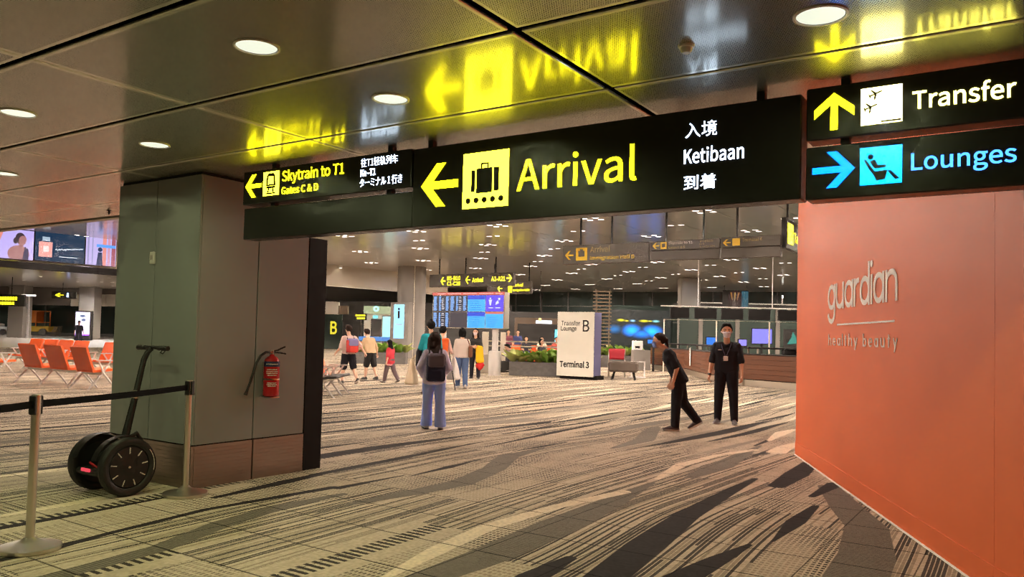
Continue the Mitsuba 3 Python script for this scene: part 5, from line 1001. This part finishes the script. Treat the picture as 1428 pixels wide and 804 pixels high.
def human(label, pos, face_dir, h=1.7, top=(.1, .1, .1), sleeve=.9, trousers=(.05, .05, .05), leg_cut=1.0, flare=0.0, shoes=((.02, .02, .02), (.6, .6, .6)), hair='short', hair_mat='hair_black',
          lean=0.0, side=0.0, legs=((0, 0, 0), (0, 0, 0)), arms=None, head_turn=0.0, head_pitch=0.0, mask=None, skin='skin', edge=.02, hem=-.02, female=False, seated=None, lift=0.0, face=True, tuck=False, loose=1.0, group=None, foot_pitch=(0, 0)):
    """arms: per side ((forward, outward) of the upper arm, elbow flex, turn of the forearm inwards) in degrees; legs: per side (thigh forward, knee flex, outward). Side 0 is the left one."""
    h = h * .957
    k = thing('person', label, 'person', group)
    az = math.atan2(face_dir[1], face_dir[0]) - math.pi / 2
    R_ = np.radians
    L = lambda v: np.asarray(v, float)
    hip = V3(0, 0, .525 * h); hw = (.053 if not female else .055) * h; sw = (.112 if not female else .098) * h
    joints = []
    for i, s in enumerate((-1, 1)):
        th, kn, out = R_(legs[i][0]), R_(legs[i][1]), R_(legs[i][2])
        H = hip + V3(s * hw, 0, -.01 * h)
        K = H + .245 * h * V3(s * math.sin(out), math.sin(th) * math.cos(out), -math.cos(th) * math.cos(out))
        sh = th - kn
        A = K + .235 * h * V3(s * math.sin(out) * .6, math.sin(sh), -math.cos(sh))
        joints.append((H, K, A, sh))
    low = min(j[2][2] for j in joints) - .042 * h
    dz = V3(0, 0, -low if seated is None else seated + .075 * h - hip[2])
    joints = [(H + dz, K + dz, A + dz, q) for H, K, A, q in joints]; hip = hip + dz
    l = R_(lean); sd = R_(side)
    up = unit(V3(math.sin(sd), math.sin(l), math.cos(l))); fw = unit(V3(0, math.cos(l), -math.sin(l))); rt = np.cross(fw, up)
    tr = lambda x, y, z: hip + rt * x * h + fw * y * h + up * z * h           # torso frame, in heights
    flat = (1.0, .66, 1.0)
    chest = hull(ball(tr(-.055, 0, .215), .072 * h, (1, .82, 1)), ball(tr(.055, 0, .215), .072 * h, (1, .82, 1)), ball(tr(-sw / h + .028, -.005, .268), .036 * h), ball(tr(sw / h - .028, -.005, .268), .036 * h))
    belly = hull(ball(tr(-.042, 0, .10), .062 * h, (1, .85, 1)), ball(tr(.042, 0, .10), .062 * h, (1, .85, 1)), ball(tr(-.05, 0, .20), .062 * h, (1, .85, 1)), ball(tr(.05, 0, .20), .062 * h, (1, .85, 1)))
    pelv = hull(ball(tr(-.045, -.008, .015), .066 * h, (1, .95, .9)), ball(tr(.045, -.008, .015), .066 * h, (1, .95, .9)), ball(tr(-.04, 0, .10), .06 * h, (1, .85, 1)), ball(tr(.04, 0, .10), .06 * h, (1, .85, 1)))
    bust = [ball(tr(s * .045, .045, .205), .04 * h) for s in (-1, 1)] if female else []
    nb, hc = tr(0, .0, .30), tr(0, .018, .30) + unit(up + .25 * fw) * .075 * h
    skin_parts = [chest, belly, pelv, bone(nb, hc, .034 * h, .032 * h)]
    top_parts = lambda d: [hull(ball(tr(-.055, 0, .215), .072 * h + d, (1, .82, 1)), ball(tr(.055, 0, .215), .072 * h + d, (1, .82, 1)), ball(tr(-sw / h + .026, -.005, .266), .040 * h + d * .6), ball(tr(sw / h - .026, -.005, .266), .040 * h + d * .6)),
                           hull(ball(tr(-.046, 0, .10), .066 * h + d, (1, .86, 1)), ball(tr(.046, 0, .10), .066 * h + d, (1, .86, 1)), ball(tr(-.05, 0, .20), .062 * h + d, (1, .85, 1)), ball(tr(.05, 0, .20), .062 * h + d, (1, .85, 1))),
                           hull(ball(tr(-.046, -.006, hem + .04), .070 * h + d, (1, .92, .8)), ball(tr(.046, -.006, hem + .04), .070 * h + d, (1, .92, .8)), ball(tr(-.046, 0, .11), .064 * h + d, (1, .86, 1)), ball(tr(.046, 0, .11), .064 * h + d, (1, .86, 1)))]
    # head, turned and tilted
    ht, hp = R_(head_turn), R_(head_pitch)
    hu = unit(V3(0, math.sin(l * .45 + hp), math.cos(l * .45 + hp))); hf0 = unit(V3(0, math.cos(l * .45 + hp), -math.sin(l * .45 + hp))); hr0 = np.cross(hf0, hu)
    hf = hf0 * math.cos(ht) + hr0 * math.sin(ht); hr = np.cross(hf, hu)
    HB = np.stack([hr, hf, hu], 1); hh = h / 6.9
    def hd(x, y, z): return hc + HB @ (V3(x, y, z) * hh) + hu * .30 * hh
    def hball(x, y, z, r, s=(1, 1, 1), n=16):
        M = m3.Manifold.sphere(1.0, n).scale([r * s[0] * hh, r * s[1] * hh, r * s[2] * hh])
        return M.transform(np.hstack([HB, hd(x, y, z)[:, None]]).tolist())
    skull = U3([hball(0, -.02, .10, .40, (.90, 1.06, 1.0), 22), hull(hball(0, .06, -.02, .33, (.98, 1.0, .9), 18), hball(0, .17, -.33, .13, (1.25, 1, 1))), hull(hball(0, .40, .06, .035), hball(0, .445, -.08, .055, (1, 1, .8)), hball(0, .36, -.10, .07)), hball(-.37, -.03, .0, .10, (.35, .7, 1.1)), hball(.37, -.03, .0, .10, (.35, .7, 1.1)), hball(0, .33, -.21, .07, (1.4, .7, .5))])
    skin_parts.append(skull)
    # arms with hands
    arms = arms or (((4, 8), 14, 0), ((4, 8), 14, 0)); arm_j = []
    for i, s in enumerate((-1, 1)):
        (fa, oa), fl, turn = arms[i]; fa, oa, fl, turn = R_(fa), R_(oa), R_(fl), R_(turn)
        S = tr(s * (sw / h - .01), -.005, .268)
        d1 = unit(V3(s * math.sin(oa), math.sin(fa) * math.cos(oa), -math.cos(fa) * math.cos(oa)))
        E = S + d1 * .172 * h
        hinge = unit(np.cross(V3(-s, 0, 0) * s, d1)) if False else None
        base = unit(V3(0, math.cos(fa), math.sin(fa)))                    # forward side of the arm
        inw = unit(V3(-s, 0, 0) - d1 * np.dot(V3(-s, 0, 0), d1))
        bd = unit(base * math.cos(turn) + inw * math.sin(turn)); bd = unit(bd - d1 * np.dot(bd, d1))
        d2 = unit(d1 * math.cos(fl) + bd * math.sin(fl))
        Wr = E + d2 * .145 * h
        arm_j.append((S, E, Wr, d2, bd))
        skin_parts += [bone(S, E, .031 * h, .025 * h), bone(E, Wr, .025 * h, .0165 * h)]
        pn = unit(inw - d2 * np.dot(inw, d2)); tn = unit(np.cross(d2, pn)) * 1.0
        if np.dot(tn, bd) < 0: tn = -tn                                  # thumb side faces forward
        pc = lambda a, t, n_=0: Wr + (d2 * a + tn * t + pn * n_) * h
        skin_parts.append(hull(ball(pc(.004, 0), .0155 * h, n=10), ball(pc(.045, .016), .0085 * h, n=10), ball(pc(.047, -.017), .008 * h, n=10), ball(pc(.02, .014), .010 * h, n=10)))
        for t, ln in ((.018, .040), (.0065, .045), (-.0055, .042), (-.0165, .033)):
            a0 = pc(.044, t); a1 = a0 + (d2 * .85 + pn * .5) * ln * .5 * h; a2 = a1 + (d2 * .45 + pn * .9) * ln * .42 * h
            skin_parts += [bone(a0, a1, .0060 * h, .0054 * h, 8), bone(a1, a2, .0054 * h, .0046 * h, 8)]
        skin_parts += [bone(pc(.012, .014), pc(.032, .030, .008), .0085 * h, .0065 * h, 8), bone(pc(.032, .030, .008), pc(.052, .034, .016), .0065 * h, .0052 * h, 8)]
    for i, (H, K, A, q) in enumerate(joints):
        s = (-1, 1)[i]; fp = R_(foot_pitch[i])
        fd = V3(s * .12, math.cos(fp), -math.sin(fp)); toe = A + fd * .095 * h * .8 + V3(0, 0, -.025 * h)
        skin_parts += [bone(H, K, .056 * h, .034 * h), bone(K, K + (A - K) * .35, .033 * h, .034 * h), bone(K + (A - K) * .35, A, .034 * h, .020 * h), bone(A + V3(0, -.012 * h, -.018 * h), toe, .020 * h, .014 * h)]
    P = lambda m: place(m, az, (pos[0], pos[1], lift))
    part(k, 'body', P(tm(U3(skin_parts), edge)), skin, smooth=True)
    # clothes
    d = .012 * loose; tp = top_parts(d)
    for S, E, Wr, d2, bd in arm_j:
        if sleeve > 0:
            e = min(sleeve, 1.0); tp.append(bone(S, S + (E - S) * e, .038 * h + d * .5, (.034 if e < 1 else .030) * h + d * .5))
        if sleeve > 1: tp.append(bone(E, E + (Wr - E) * (sleeve - 1) * .98, .031 * h + d * .4, .023 * h + d * .4))
    M = U3(tp)
    hp_ = tr(0, 0, hem); M = M.trim_by_plane(list(map(float, up)), float(up @ hp_))
    M = M - hull(ball(tr(0, .02, .315), .036 * h), ball(tr(0, .06, .34), .05 * h))      # neckline
    part(k, 'top', P(tm(M, edge, 4)), cloth(top), smooth=True)
    dl = .010 * loose; tr_parts = [hull(ball(tr(-.046, -.008, .015), .068 * h + dl * .7, (1, .95, .9)), ball(tr(.046, -.008, .015), .068 * h + dl * .7, (1, .95, .9)), ball(tr(-.042, 0, .07), .062 * h + dl * .5, (1, .86, .6)), ball(tr(.042, 0, .07), .062 * h + dl * .5, (1, .86, .6)))]
    for H, K, A, q in joints:
        if leg_cut >= 1:
            cuff = A + (K - A) * .03
            tr_parts += [bone(H, K, .060 * h + dl, .040 * h + dl), bone(K, cuff, .040 * h + dl, (.030 + flare) * h + dl)]
        else: tr_parts += [bone(H, H + (K - H) * min(leg_cut * 2, 1.0), .062 * h + dl, .050 * h + dl)]
    M = U3(tr_parts)
    if seated is None: M = M.trim_by_plane([0, 0, 1.0], .034 * h)
    part(k, 'trousers' if leg_cut >= 1 else 'shorts', P(tm(M, edge, 4)), cloth(trousers), smooth=True)
    for i, (H, K, A, q) in enumerate(joints):
        s = (-1, 1)[i]; fp = R_(foot_pitch[i]); c, sn = math.cos(fp), math.sin(fp)
        f3, u3, r3 = V3(s * .10, c, -sn), V3(0, sn, c), V3(1, 0, 0)
        q3 = lambda x, y, z: A + r3 * x * h + f3 * y * h + u3 * (z - .042) * h
        def slabm(z, rad, wx): return [ball(q3(0, -.022, z), rad * h, (wx, 1, .5), 10), ball(q3(s * .004, .075, z), rad * h * 1.1, (wx, 1, .5), 10), ball(q3(0, .105, z), rad * h * .8, (wx, 1, .5), 10)]
        sh = part(k, 'shoe', P(tm(U3([hull(*slabm(.016, .024, 1.0), ball(q3(0, -.02, .040), .022 * h, n=10), ball(q3(0, .03, .038), .020 * h, n=10))]), edge * .8, 2)), cloth(shoes[0], .5), smooth=True)
        so = U3([hull(*slabm(.010, .0275, 1.0))]).trim_by_plane([float(-x) for x in u3], float(-(u3 @ q3(0, 0, .013))))
        part(sh, 'sole', P(tm(so, .03, 0)), cloth(shoes[1], .6))
    # hair
    cap = hball(0, -.06, .14, .445, (.95, 1.06, 1.0), 22)
    cut_n = unit(hf * .80 - hu * .62); cap = cap.trim_by_plane([float(-x) for x in cut_n], float(-(cut_n @ hd(0, .13, .17)))) if hair != 'hood' else cap
    hm = [cap]
    if hair == 'short': hm = [cap.trim_by_plane([float(x) for x in unit(hu * .9 + hf * .25)], float(unit(hu * .9 + hf * .25) @ hd(0, -.2, -.22))), hball(0, .10, .47, .25, (1.3, 1.15, .55))]
    elif hair == 'topknot': hm = [cap.trim_by_plane([float(x) for x in hu], float(hu @ hd(0, -.2, -.30))), hball(0, -.05, .62, .13)]
    elif hair == 'bob': hm += [hull(hball(-.27, -.16, .05, .20), hball(.27, -.16, .05, .20), hball(-.28, -.14, -.42, .13), hball(.28, -.14, -.42, .13), hball(0, -.32, -.40, .15))]
    elif hair == 'long': hm += [hull(hball(-.27, -.17, .05, .22), hball(.27, -.17, .05, .22), hball(-.36, -.22, -.55, .16), hball(.36, -.22, -.55, .16), hball(0, -.42, -.5, .18)), hull(hball(-.32, -.30, -.5, .17), hball(.32, -.30, -.5, .17), hball(-.30, -.52, -1.0, .13), hball(.28, -.52, -1.0, .13))]
    elif hair == 'tied': hm += [hball(0, -.50, .02, .16), hull(hball(0, -.50, -.02, .12), hball(.02, -.55, -.45, .06))]
    part(k, 'hair', P(tm(U3(hm), edge, 3)), hair_mat, smooth=True)
    if face:
        for s in (-1, 1):
            part(k, 'eye', P(tm(hball(s * .145, .345, .03, .052, (1.2, .5, .6), 10), .02, 0)), 'hair_black', smooth=True)
            part(k, 'eyebrow', P(tm(hull(hball(s * .07, .385, .135, .02, n=8), hball(s * .22, .33, .145, .018, n=8)), .02, 0)), 'hair_black', smooth=True)
        if not mask: part(k, 'mouth', P(tm(hull(hball(-.10, .325, -.235, .022, n=8), hball(.10, .325, -.235, .022, n=8), hball(0, .365, -.235, .024, n=8)), .02, 0)), cloth((.36, .13, .11)), smooth=True)
    if mask:
        mm = hull(hball(0, .475, -.10, .06), hball(-.20, .34, -.10, .09), hball(.20, .34, -.10, .09), hball(-.15, .29, -.34, .09), hball(.15, .29, -.34, .09), hball(0, .38, -.36, .09))
        part(k, 'face_mask', P(tm(mm, .015, 3)), cloth(mask), smooth=True)
        part(k, 'mask_loop', P(cat(*[tube([hd(s * .25, .32, -.12), hd(s * .38, .05, .0), hd(s * .36, -.08, .02)], .004, 6) for s in (-1, 1)])), cloth(mask))
    fr = dict(k=k, P=P, tr=tr, rt=rt, fw=fw, up=up, arm=arm_j, hd=hd, h=h, legs=joints, az=az)
    return fr
def towards(x, y, deg=0.0):
    """unit vector from (x, y) to the near end of the hall, turned by deg"""
    a = math.atan2(-y, -x) + math.radians(deg); return (math.cos(a), math.sin(a))

BLACKC, BLK2 = (.010, .010, .014), (.006, .006, .008)
# man with a white mask, facing the camera
g = human('man in black polo shirt with white face mask and name badge, standing on the carpet', (-4.153, 12.643), towards(-4.15, 12.64, -6), 1.655, top=BLACKC, sleeve=.92, trousers=BLK2, shoes=((.10, .09, .10), (.45, .42, .42)), hair='short',
          legs=((3, 3, 5), (-3, 2, 5)), arms=(((6, 15), 18, 35), ((4, 15), 14, 30)), mask=(.72, .76, .88), head_turn=-10, edge=.014, hem=-.01, loose=1.1, skin='skin')
k, P, tr, h = g['k'], g['P'], g['tr'], g['h']
part(k, 'lanyard', P(cat(tube([tr(-.05, .055, .295), tr(-.035, .078, .24), tr(-.006, .082, .17)], .006, 6), tube([tr(.05, .055, .295), tr(.035, .078, .24), tr(.006, .082, .17)], .006, 6))), cloth((.10, .10, .16)), label='dark lanyard')
c = tr(0, .087, .145); part(k, 'badge', P(box(c[0] - .036, c[0] + .036, c[1] - .003, c[1] + .003, c[2] - .045, c[2] + .035, .002)), 'white_paint', label='white name badge')
c = tr(.062, .076, .228); part(k, 'chest_print', P(box(c[0] - .03, c[0] + .03, c[1] - .004, c[1] + .003, c[2] - .006, c[2] + .006)), 'white_paint', label='small white print on the chest')
part(k, 'collar', P(tube([tr(-.052, -.01, .298), tr(-.03, .045, .288), tr(0, .066, .262), tr(.03, .045, .288), tr(.052, -.01, .298), tr(0, -.05, .305), tr(-.052, -.01, .298)], .012, 8)), cloth(BLK2), smooth=True)
S, E, Wr, d2, bd = g['arm'][1]; part(k, 'wristwatch', P(tube([Wr - d2 * .03, Wr - d2 * .005], .032, 14)), 'black_plastic')

# stooping woman in black, walking left
g = human('woman in black with a blue face mask, stooping forward as she walks', (-4.42, 11.25), (-.90, -.43), 1.55, top=BLACKC, sleeve=.85, trousers=BLK2, shoes=((.06, .05, .05), (.75, .72, .70)), hair='tied', hair_mat='hair_brown', female=True,
          lean=26, legs=((6, 4, 2), (-12, 26, 2)), foot_pitch=(0, 30), arms=(((-30, 10), 44, 0), ((-22, 3), 30, 0)), mask=(.22, .34, .72), head_pitch=-4, edge=.014, hem=-.07, loose=1.7)
# young woman with the dark rucksack, seen from behind
aw = lambda x, y, deg=0: tuple(-np.array(towards(x, y, deg)))
g = human('woman in pale lilac jacket and light blue flared trousers, walking away under a dark rucksack', (-7.08, 8.75), aw(-7.08, 8.75, 6), 1.40, top=(.74, .72, .96), sleeve=1.95, trousers=(.32, .45, .97), flare=.022, shoes=((.50, .50, .55), (.04, .04, .05)), hair='long', hair_mat='hair_brown', female=True,
          legs=((6, 4, 2), (-5, 6, 2)), foot_pitch=(0, 12), arms=(((-12, 26), 75, 30), ((-12, 22), 80, 30)), head_turn=18, edge=.014, hem=-.06, loose=1.3, face=True)
tr, P, h = g['tr'], g['P'], g['h']
def rucksack(g, label, body, flap, straps, size=(.115, .075, .20), z0=-.03, pocket=None):
    tr, P, h = g['tr'], g['P'], g['h']; k = thing('rucksack', label, 'rucksack')
    w, dp, ht = size; y0 = -.088
    sh_ = lambda z: hull(*[ball(tr(sx * (w - .03), y0 - yy, z0 + zz), .03 * h, n=10) for sx in (-1, 1) for yy in (.01, dp) for zz in (.03, ht)])
    part(k, 'bag', P(tm(sh_(0), .02, 4)), cloth(body), smooth=True)
    part(k, 'top_flap', P(tm(hull(*[ball(tr(sx * (w - .035), y0 - yy, z0 + zz), .031 * h, n=10) for sx in (-1, 1) for yy in (.012, dp + .004) for zz in (ht * .66, ht + .012)]), .02, 4)), cloth(flap), smooth=True)
    for s in (-1, 1): part(k, 'strap', P(tube([tr(s * .06, y0 + .01, z0 + ht), tr(s * .065, -.02, .315), tr(s * .07, .065, .27), tr(s * .08, .07, .17), tr(s * .085, -.02, .06), tr(s * .08, y0, .02)], .016, 8)), cloth(straps), smooth=True)
    if pocket: part(k, 'pocket', P(tm(hull(*[ball(tr(sx * (w - .05), y0 - dp - yy, z0 + zz), .024 * h, n=10) for sx in (-1, 1) for yy in (.0, .018) for zz in (.03, ht * .45)]), .02, 3)), cloth(pocket), smooth=True)
    return k
rucksack(g, 'dark navy rucksack with a grey top on the back of the woman in lilac', (.018, .020, .042), (.11, .10, .13), (.02, .02, .03), (.098, .07, .25), -.02, (.016, .018, .036))
# man in turquoise with a topknot
g = human('man in turquoise shirt with a topknot, walking away', (-11.22, 13.72), aw(-11.34, 13.64, 14), 1.67, top=(.02, .30, .36), sleeve=.95, trousers=(.14, .16, .26), shoes=((.05, .03, .03), (.04, .03, .03)), hair='topknot', edge=.016,
          legs=((4, 3, 2), (-12, 10, 2)), foot_pitch=(0, 15), arms=(((10, 14), 60, 10), ((6, 10), 25, 10)), hem=-.03, loose=1.3)
S, E, Wr, d2, bd = g['arm'][0]; P = g['P']
k = thing('jacket', 'black jacket hung over the left forearm of the man in turquoise', 'jacket')
part_m = tm(hull(ball(E + d2 * .05, .055), ball(Wr - d2 * .02, .055), ball(E + d2 * .06 + V3(0, 0, -.24), .05), ball(Wr + V3(0, 0, -.30), .06)), .03, 4); put(k, P(part_m), cloth(BLK2), smooth=True)
def carrier(label, p, w, d, ht, c, handle):
    k = thing('plastic_bag', label, 'bag')
    M = hull(*[ball((p[0] + sx * w, p[1] + sy * d, p[2] + .05), .045, n=10) for sx in (-1, 1) for sy in (-1, 1)], ball((p[0], p[1], p[2] + ht), .035, (1.5, 1, 1), 10), ball((p[0] + .3 * w, p[1], p[2] + .6 * ht), .09, n=10))
    part(k, 'bag', tm(M, .03, 4), cloth(c, .5), smooth=True); part(k, 'handle', tube([(p[0] - .03, p[1], p[2] + ht), (*handle[:2], handle[2]), (p[0] + .03, p[1], p[2] + ht)], .012, 8), cloth(c, .5)); return k
hand = P(trimesh.Trimesh([Wr + d2 * .08], [])).vertices[0]
carrier('cream plastic bag hanging from the hand of the man in turquoise', (hand[0] - .12, hand[1] - .05, hand[2] - .72), .09, .07, .56, (.62, .53, .38), hand)
# person with the orange scarf, mostly hidden
g = human('person with black hair and an orange scarf, half hidden behind the dark rucksack', (-11.92, 14.98), aw(-11.9, 15, -25), 1.56, top=(.62, .42, .38), sleeve=1.6, trousers=(.10, .10, .14), hair='short', legs=((5, 3, 2), (-6, 6, 2)), arms=(((20, 14), 70, 25), ((15, 14), 70, 25)))
k = thing('scarf', 'orange scarf over the shoulder of the half hidden person', 'scarf')
tr, P = g['tr'], g['P']; put(k, P(tm(hull(ball(tr(.05, -.07, .25), .07, n=10), ball(tr(.10, -.03, .27), .06, n=10), ball(tr(.06, -.085, .12), .06, n=10), ball(tr(.10, -.07, .10), .055, n=10)), .03, 3)), cloth((.70, .12, .03)), smooth=True)
S, E, Wr, d2, bd = g['arm'][1]; hand = P(trimesh.Trimesh([Wr + d2 * .08], [])).vertices[0]
carrier('white plastic bag hanging beside the half hidden person', (hand[0] + .10, hand[1] - .04, hand[2] - .66), .10, .08, .52, (.70, .66, .64), hand)
k = thing('walking_stick', 'thin black stick slanting to the floor behind the woman with the dark rucksack', 'stick')
put(k, tube([(hand[0] + .02, hand[1] - .16, hand[2] + .1), (hand[0] + .30, hand[1] - .22, .0)], .012, 8), 'black_plastic')
# woman in the white top
g = human('woman in off-white top and blue jeans with a black bob, walking away', (-11.95, 15.84), aw(-11.95, 15.84, 6), 1.545, top=(.60, .52, .47), sleeve=1.5, trousers=(.075, .12, .24), shoes=((.75, .72, .70), (.75, .72, .70)), hair='bob', female=True, legs=((10, 4, 0), (-8, 14, 0)), foot_pitch=(0, 20), arms=(((6, 12), 30, 20), ((14, 16), 65, 20)), hem=-.02, loose=1.6)
tr, P = g['tr'], g['P']; k = thing('shoulder_bag', 'brown shoulder bag at the right side of the woman in the white top', 'bag')
part(k, 'bag', P(tm(hull(*[ball(tr(.125 + a, b, z), .035, n=10) for a in (0, .025) for b in (-.07, .06) for z in (.02, .17)]), .02, 3)), cloth((.17, .075, .045)), smooth=True)
part(k, 'strap', P(tube([tr(.13, -.05, .19), tr(.08, -.045, .315), tr(.10, .045, .30), tr(.13, .05, .19)], .012, 8)), cloth((.14, .06, .04)))
# woman facing the camera with the yellow jacket
g = human('woman in black with long dark hair facing the camera, a yellow jacket over her arm', (-14.21, 19.51), towards(-14.2, 19.5, -8), 1.57, top=(.02, .02, .024), sleeve=1.0, trousers=(.014, .015, .022), shoes=((.02, .02, .02), (.5, .5, .5)), hair='long', hair_mat='hair_brown', female=True, legs=((2, 2, 3), (-2, 2, 3)), arms=(((14, 14), 95, 40), ((14, 12), 100, 45)), mask=(.62, .52, .55))
S, E, Wr, d2, bd = g['arm'][0]; P = g['P']; tr = g['tr']
k = thing('jacket', 'yellow jacket hanging over the arm of the woman in black with long hair', 'jacket'); put(k, P(tm(hull(ball(E + d2 * .02, .06, n=10), ball(E + d2 * .17, .055, n=10), ball(E + V3(-.03, .02, -.42), .06, n=10), ball(E + d2 * .14 + V3(0, .0, -.42), .06, n=10)), .03, 3)), cloth((.80, .46, .02)), smooth=True)
k = thing('red_bag', 'small red bag under the yellow jacket of the woman in black', 'bag'); put(k, P(tm(hull(ball(E + V3(-.04, .05, -.52), .07, n=10), ball(E + V3(.10, .06, -.54), .07, n=10), ball(E + V3(.03, .05, -.62), .07, n=10)), .03, 3)), cloth((.50, .03, .03)), smooth=True)
# girl in red
g = human('girl in red top with a pink hem and long black hair, walking left', (-14.52, 16.03), aw(-14.52, 16.03, 55), 1.19, top=(.55, .05, .07), sleeve=1.1, trousers=(.15, .11, .12), shoes=((.65, .62, .60), (.06, .05, .05)), hair='long', female=True, legs=((16, 6, 1), (-18, 14, 1)), foot_pitch=(-8, 22), arms=(((-14, 20), 15, 0), ((10, 12), 20, 0)), hem=-.09, loose=1.5, skin='skin_pale')
tr, P, h = g['tr'], g['P'], g['h']; part(g['k'], 'hem', P(tm(hull(*[ball(tr(s * .055, -.005, z), .076 * h, (1, .9, .35), 12) for s in (-1, 1) for z in (-.075, -.10)]), .03, 2)), cloth((.75, .36, .38)), smooth=True, label='pink hem')
# traveller with the red and violet rucksack, and companion
g = human('traveller in pale shirt and black shorts with a red rucksack, walking away', (-14.74, 14.69), aw(-14.74, 14.69, 28), 1.56, top=(.62, .48, .44), sleeve=.95, trousers=(.012, .012, .014), leg_cut=.46, shoes=((.05, .05, .05), (.7, .66, .62)), hair='short', hair_mat='hair_brown', legs=((12, 4, 3), (-16, 18, 3)), foot_pitch=(-6, 24), arms=(((10, 14), 40, 0), ((-34, 22), 4, 0)), hem=-.02, loose=1.5, skin='skin_pale')
rucksack(g, 'red and violet patterned rucksack on the traveller in black shorts', (.50, .06, .06), (.22, .20, .38), (.03, .02, .03), (.10, .06, .20), .02, (.72, .08, .06))
human('traveller in a tan jacket half hidden behind the one with the red rucksack', (-15.65, 16.45), aw(-15.5, 16.1, 40), 1.50, top=(.58, .42, .26), sleeve=1.5, trousers=(.02, .02, .022), leg_cut=.46, shoes=((.04, .04, .04), (.5, .5, .5)), hair='short', hair_mat='hair_brown', lean=14, legs=((10, 6, 2), (-10, 10, 2)), arms=(((20, 12), 40, 0), ((-10, 24), 20, 0)), loose=1.5, skin='skin_pale', edge=.03)
# guard at the far left
human('guard in dark uniform standing far away before the bright totem at the left', (-53.13, 27.97), towards(-53.1, 28, 0), 1.66, top=(.018, .018, .028), sleeve=.9, trousers=(.014, .014, .02), hair='short', legs=((2, 2, 5), (-2, 2, 5)), arms=(((2, 14), 20, 10), ((2, 16), 24, 20)), edge=.04)
# people resting beyond the planter
k = thing('lounge_sofa', 'long orange-red lounge sofa beyond the planter', 'sofa')
part(k, 'seat', wbox(.0, 3.95, 36.0, 36.8, .12, .44, .05), 'orange_seat'); part(k, 'back', wbox(.0, 3.95, 36.62, 36.86, .40, .92, .05), 'orange_seat')
for s in (.3, 2.1, 3.7): part(k, 'foot', wbox(s - .05, s + .05, 36.1, 36.7, 0, .13), 'joint_black')
sit = ((88, 85, 4), (84, 84, 4))
for s, c, c2, hm, lab in ((.7, (.03, .03, .04), (.05, .07, .14), 'bob', 'seated person in dark clothes, leftmost on the orange sofa beyond the planter'), (2.1, (.38, .08, .06), (.10, .13, .22), 'short', 'seated person in a red top on the orange sofa, beside the cream totem'),
                          (1.42, (.62, .48, .36), (.04, .04, .05), 'short', 'seated person in a beige top in the middle of the orange sofa beyond the planter')):
    p = FW * 36.45 + RT * s
    human(lab, p, tuple(-FW), 1.62, top=c, trousers=c2, hair=hm, legs=sit, arms=(((30, 10), 60, 20), ((30, 10), 60, 20)), seated=.44, edge=.04, lean=-6)
for s, D, c, lab in ((-.15, 41, (.16, .05, .07), 'person in dark red standing far behind the planter'), (.35, 42, (.05, .06, .16), 'person in dark blue standing far behind the planter')):
    human(lab, FW * D + RT * s, tuple(-FW), 1.68, top=c, trousers=(.02, .02, .03), legs=((2, 2, 3), (-2, 2, 3)), edge=.04)
k = thing('low_bench', 'low dark bench right behind the long planter', 'bench'); put(k, wbox(-.9, 2.2, 29.0, 29.5, 0, .40, .03), 'dark_wall')
p = FW * 29.2 + RT * .28
human('person in a pale grey shirt slumped on the low bench behind the planter', p, tuple(-FW * .5 - RT * .87), 1.60, top=(.48, .45, .50), sleeve=1.5, trousers=(.05, .05, .06), hair='short', legs=sit, arms=(((50, 10), 60, 30), ((50, 10), 60, 30)), seated=.40, lean=48, edge=.035)
p = FW * 29.2 + RT * 1.25
human('person in black reclining on the low bench behind the planter', p, tuple(-FW * .6 + RT * .8), 1.60, top=(.03, .03, .035), sleeve=1.5, trousers=(.30, .05, .05), hair='bob', legs=sit, arms=(((30, 10), 60, 30), ((30, 10), 60, 30)), seated=.40, lean=-20, edge=.035)
# ------------------------------------------------------------------ lamp clusters of the hall ceiling
bulb_m = lathe([(0.0, 0.0), (0.092, 0.0)], 14)
if bulb_m.face_normals[0][2] > 0: bulb_m.invert()
bulb_e = mikit.ply(bulb_m, 'lens'); bulb_e['emitter'] = {'type': 'area', 'radiance': rgb((7.0, 6.2, 5.2)), 'sampling_weight': 0.0}
trim_e = mikit.ply(lathe([(.093, .004), (.093, -.010), (.105, -.010), (.105, .004)], 14), 'white_trim')
def cluster(x, y, offs, label, group, spot=1.0, z=HALLZ):
    k = thing('lamp_cluster', label, 'ceiling light', group)
    for dx, dy in offs:
        same(k, 'bulb', bulb_e, T().translate([x + dx, y + dy, z - 0.006]))
        same(k, 'bulb_ring', trim_e, T().translate([x + dx, y + dy, z]))
    if spot:
        scene[k + '__spot'] = {'type': 'spot', 'intensity': rgb([c * spot for c in HALL_SPOT]), 'cutoff_angle': 87.0, 'beam_width': 72.0,
                               'to_world': T().look_at(origin=[x, y, z - 0.05], target=[x, y, 0], up=[0, 1, 0]), 'sampling_weight': 1.0}
four = [(-.19, -.19), (-.19, .19), (.19, -.19), (.19, .19)]
two = [(-.18, 0), (.18, 0)]
CX = [-0.65 - 3.553 * i for i in range(10)]; CY = [8.1 + 4.46 * j for j in range(11)]
for i, x in enumerate(CX):
    for j, y in enumerate(CY):
        if x > -2.4 + (9.86 - y) * -0.46 - 0.6 and y < 10.5: continue
        if x < -33.5: continue
        cluster(x, y, four, 'four small round bulbs set in a square in the hall ceiling', 'square lamp clusters of the hall ceiling', 1.0 if (i + j) % 2 == 0 else 0)
for i in range(5):
    for j in range(3, 9):
        cluster(-5.95 - 3.553 * i, 10.35 + 4.46 * j, two, 'pair of small round bulbs in the hall ceiling', 'paired lamps of the hall ceiling', 0)
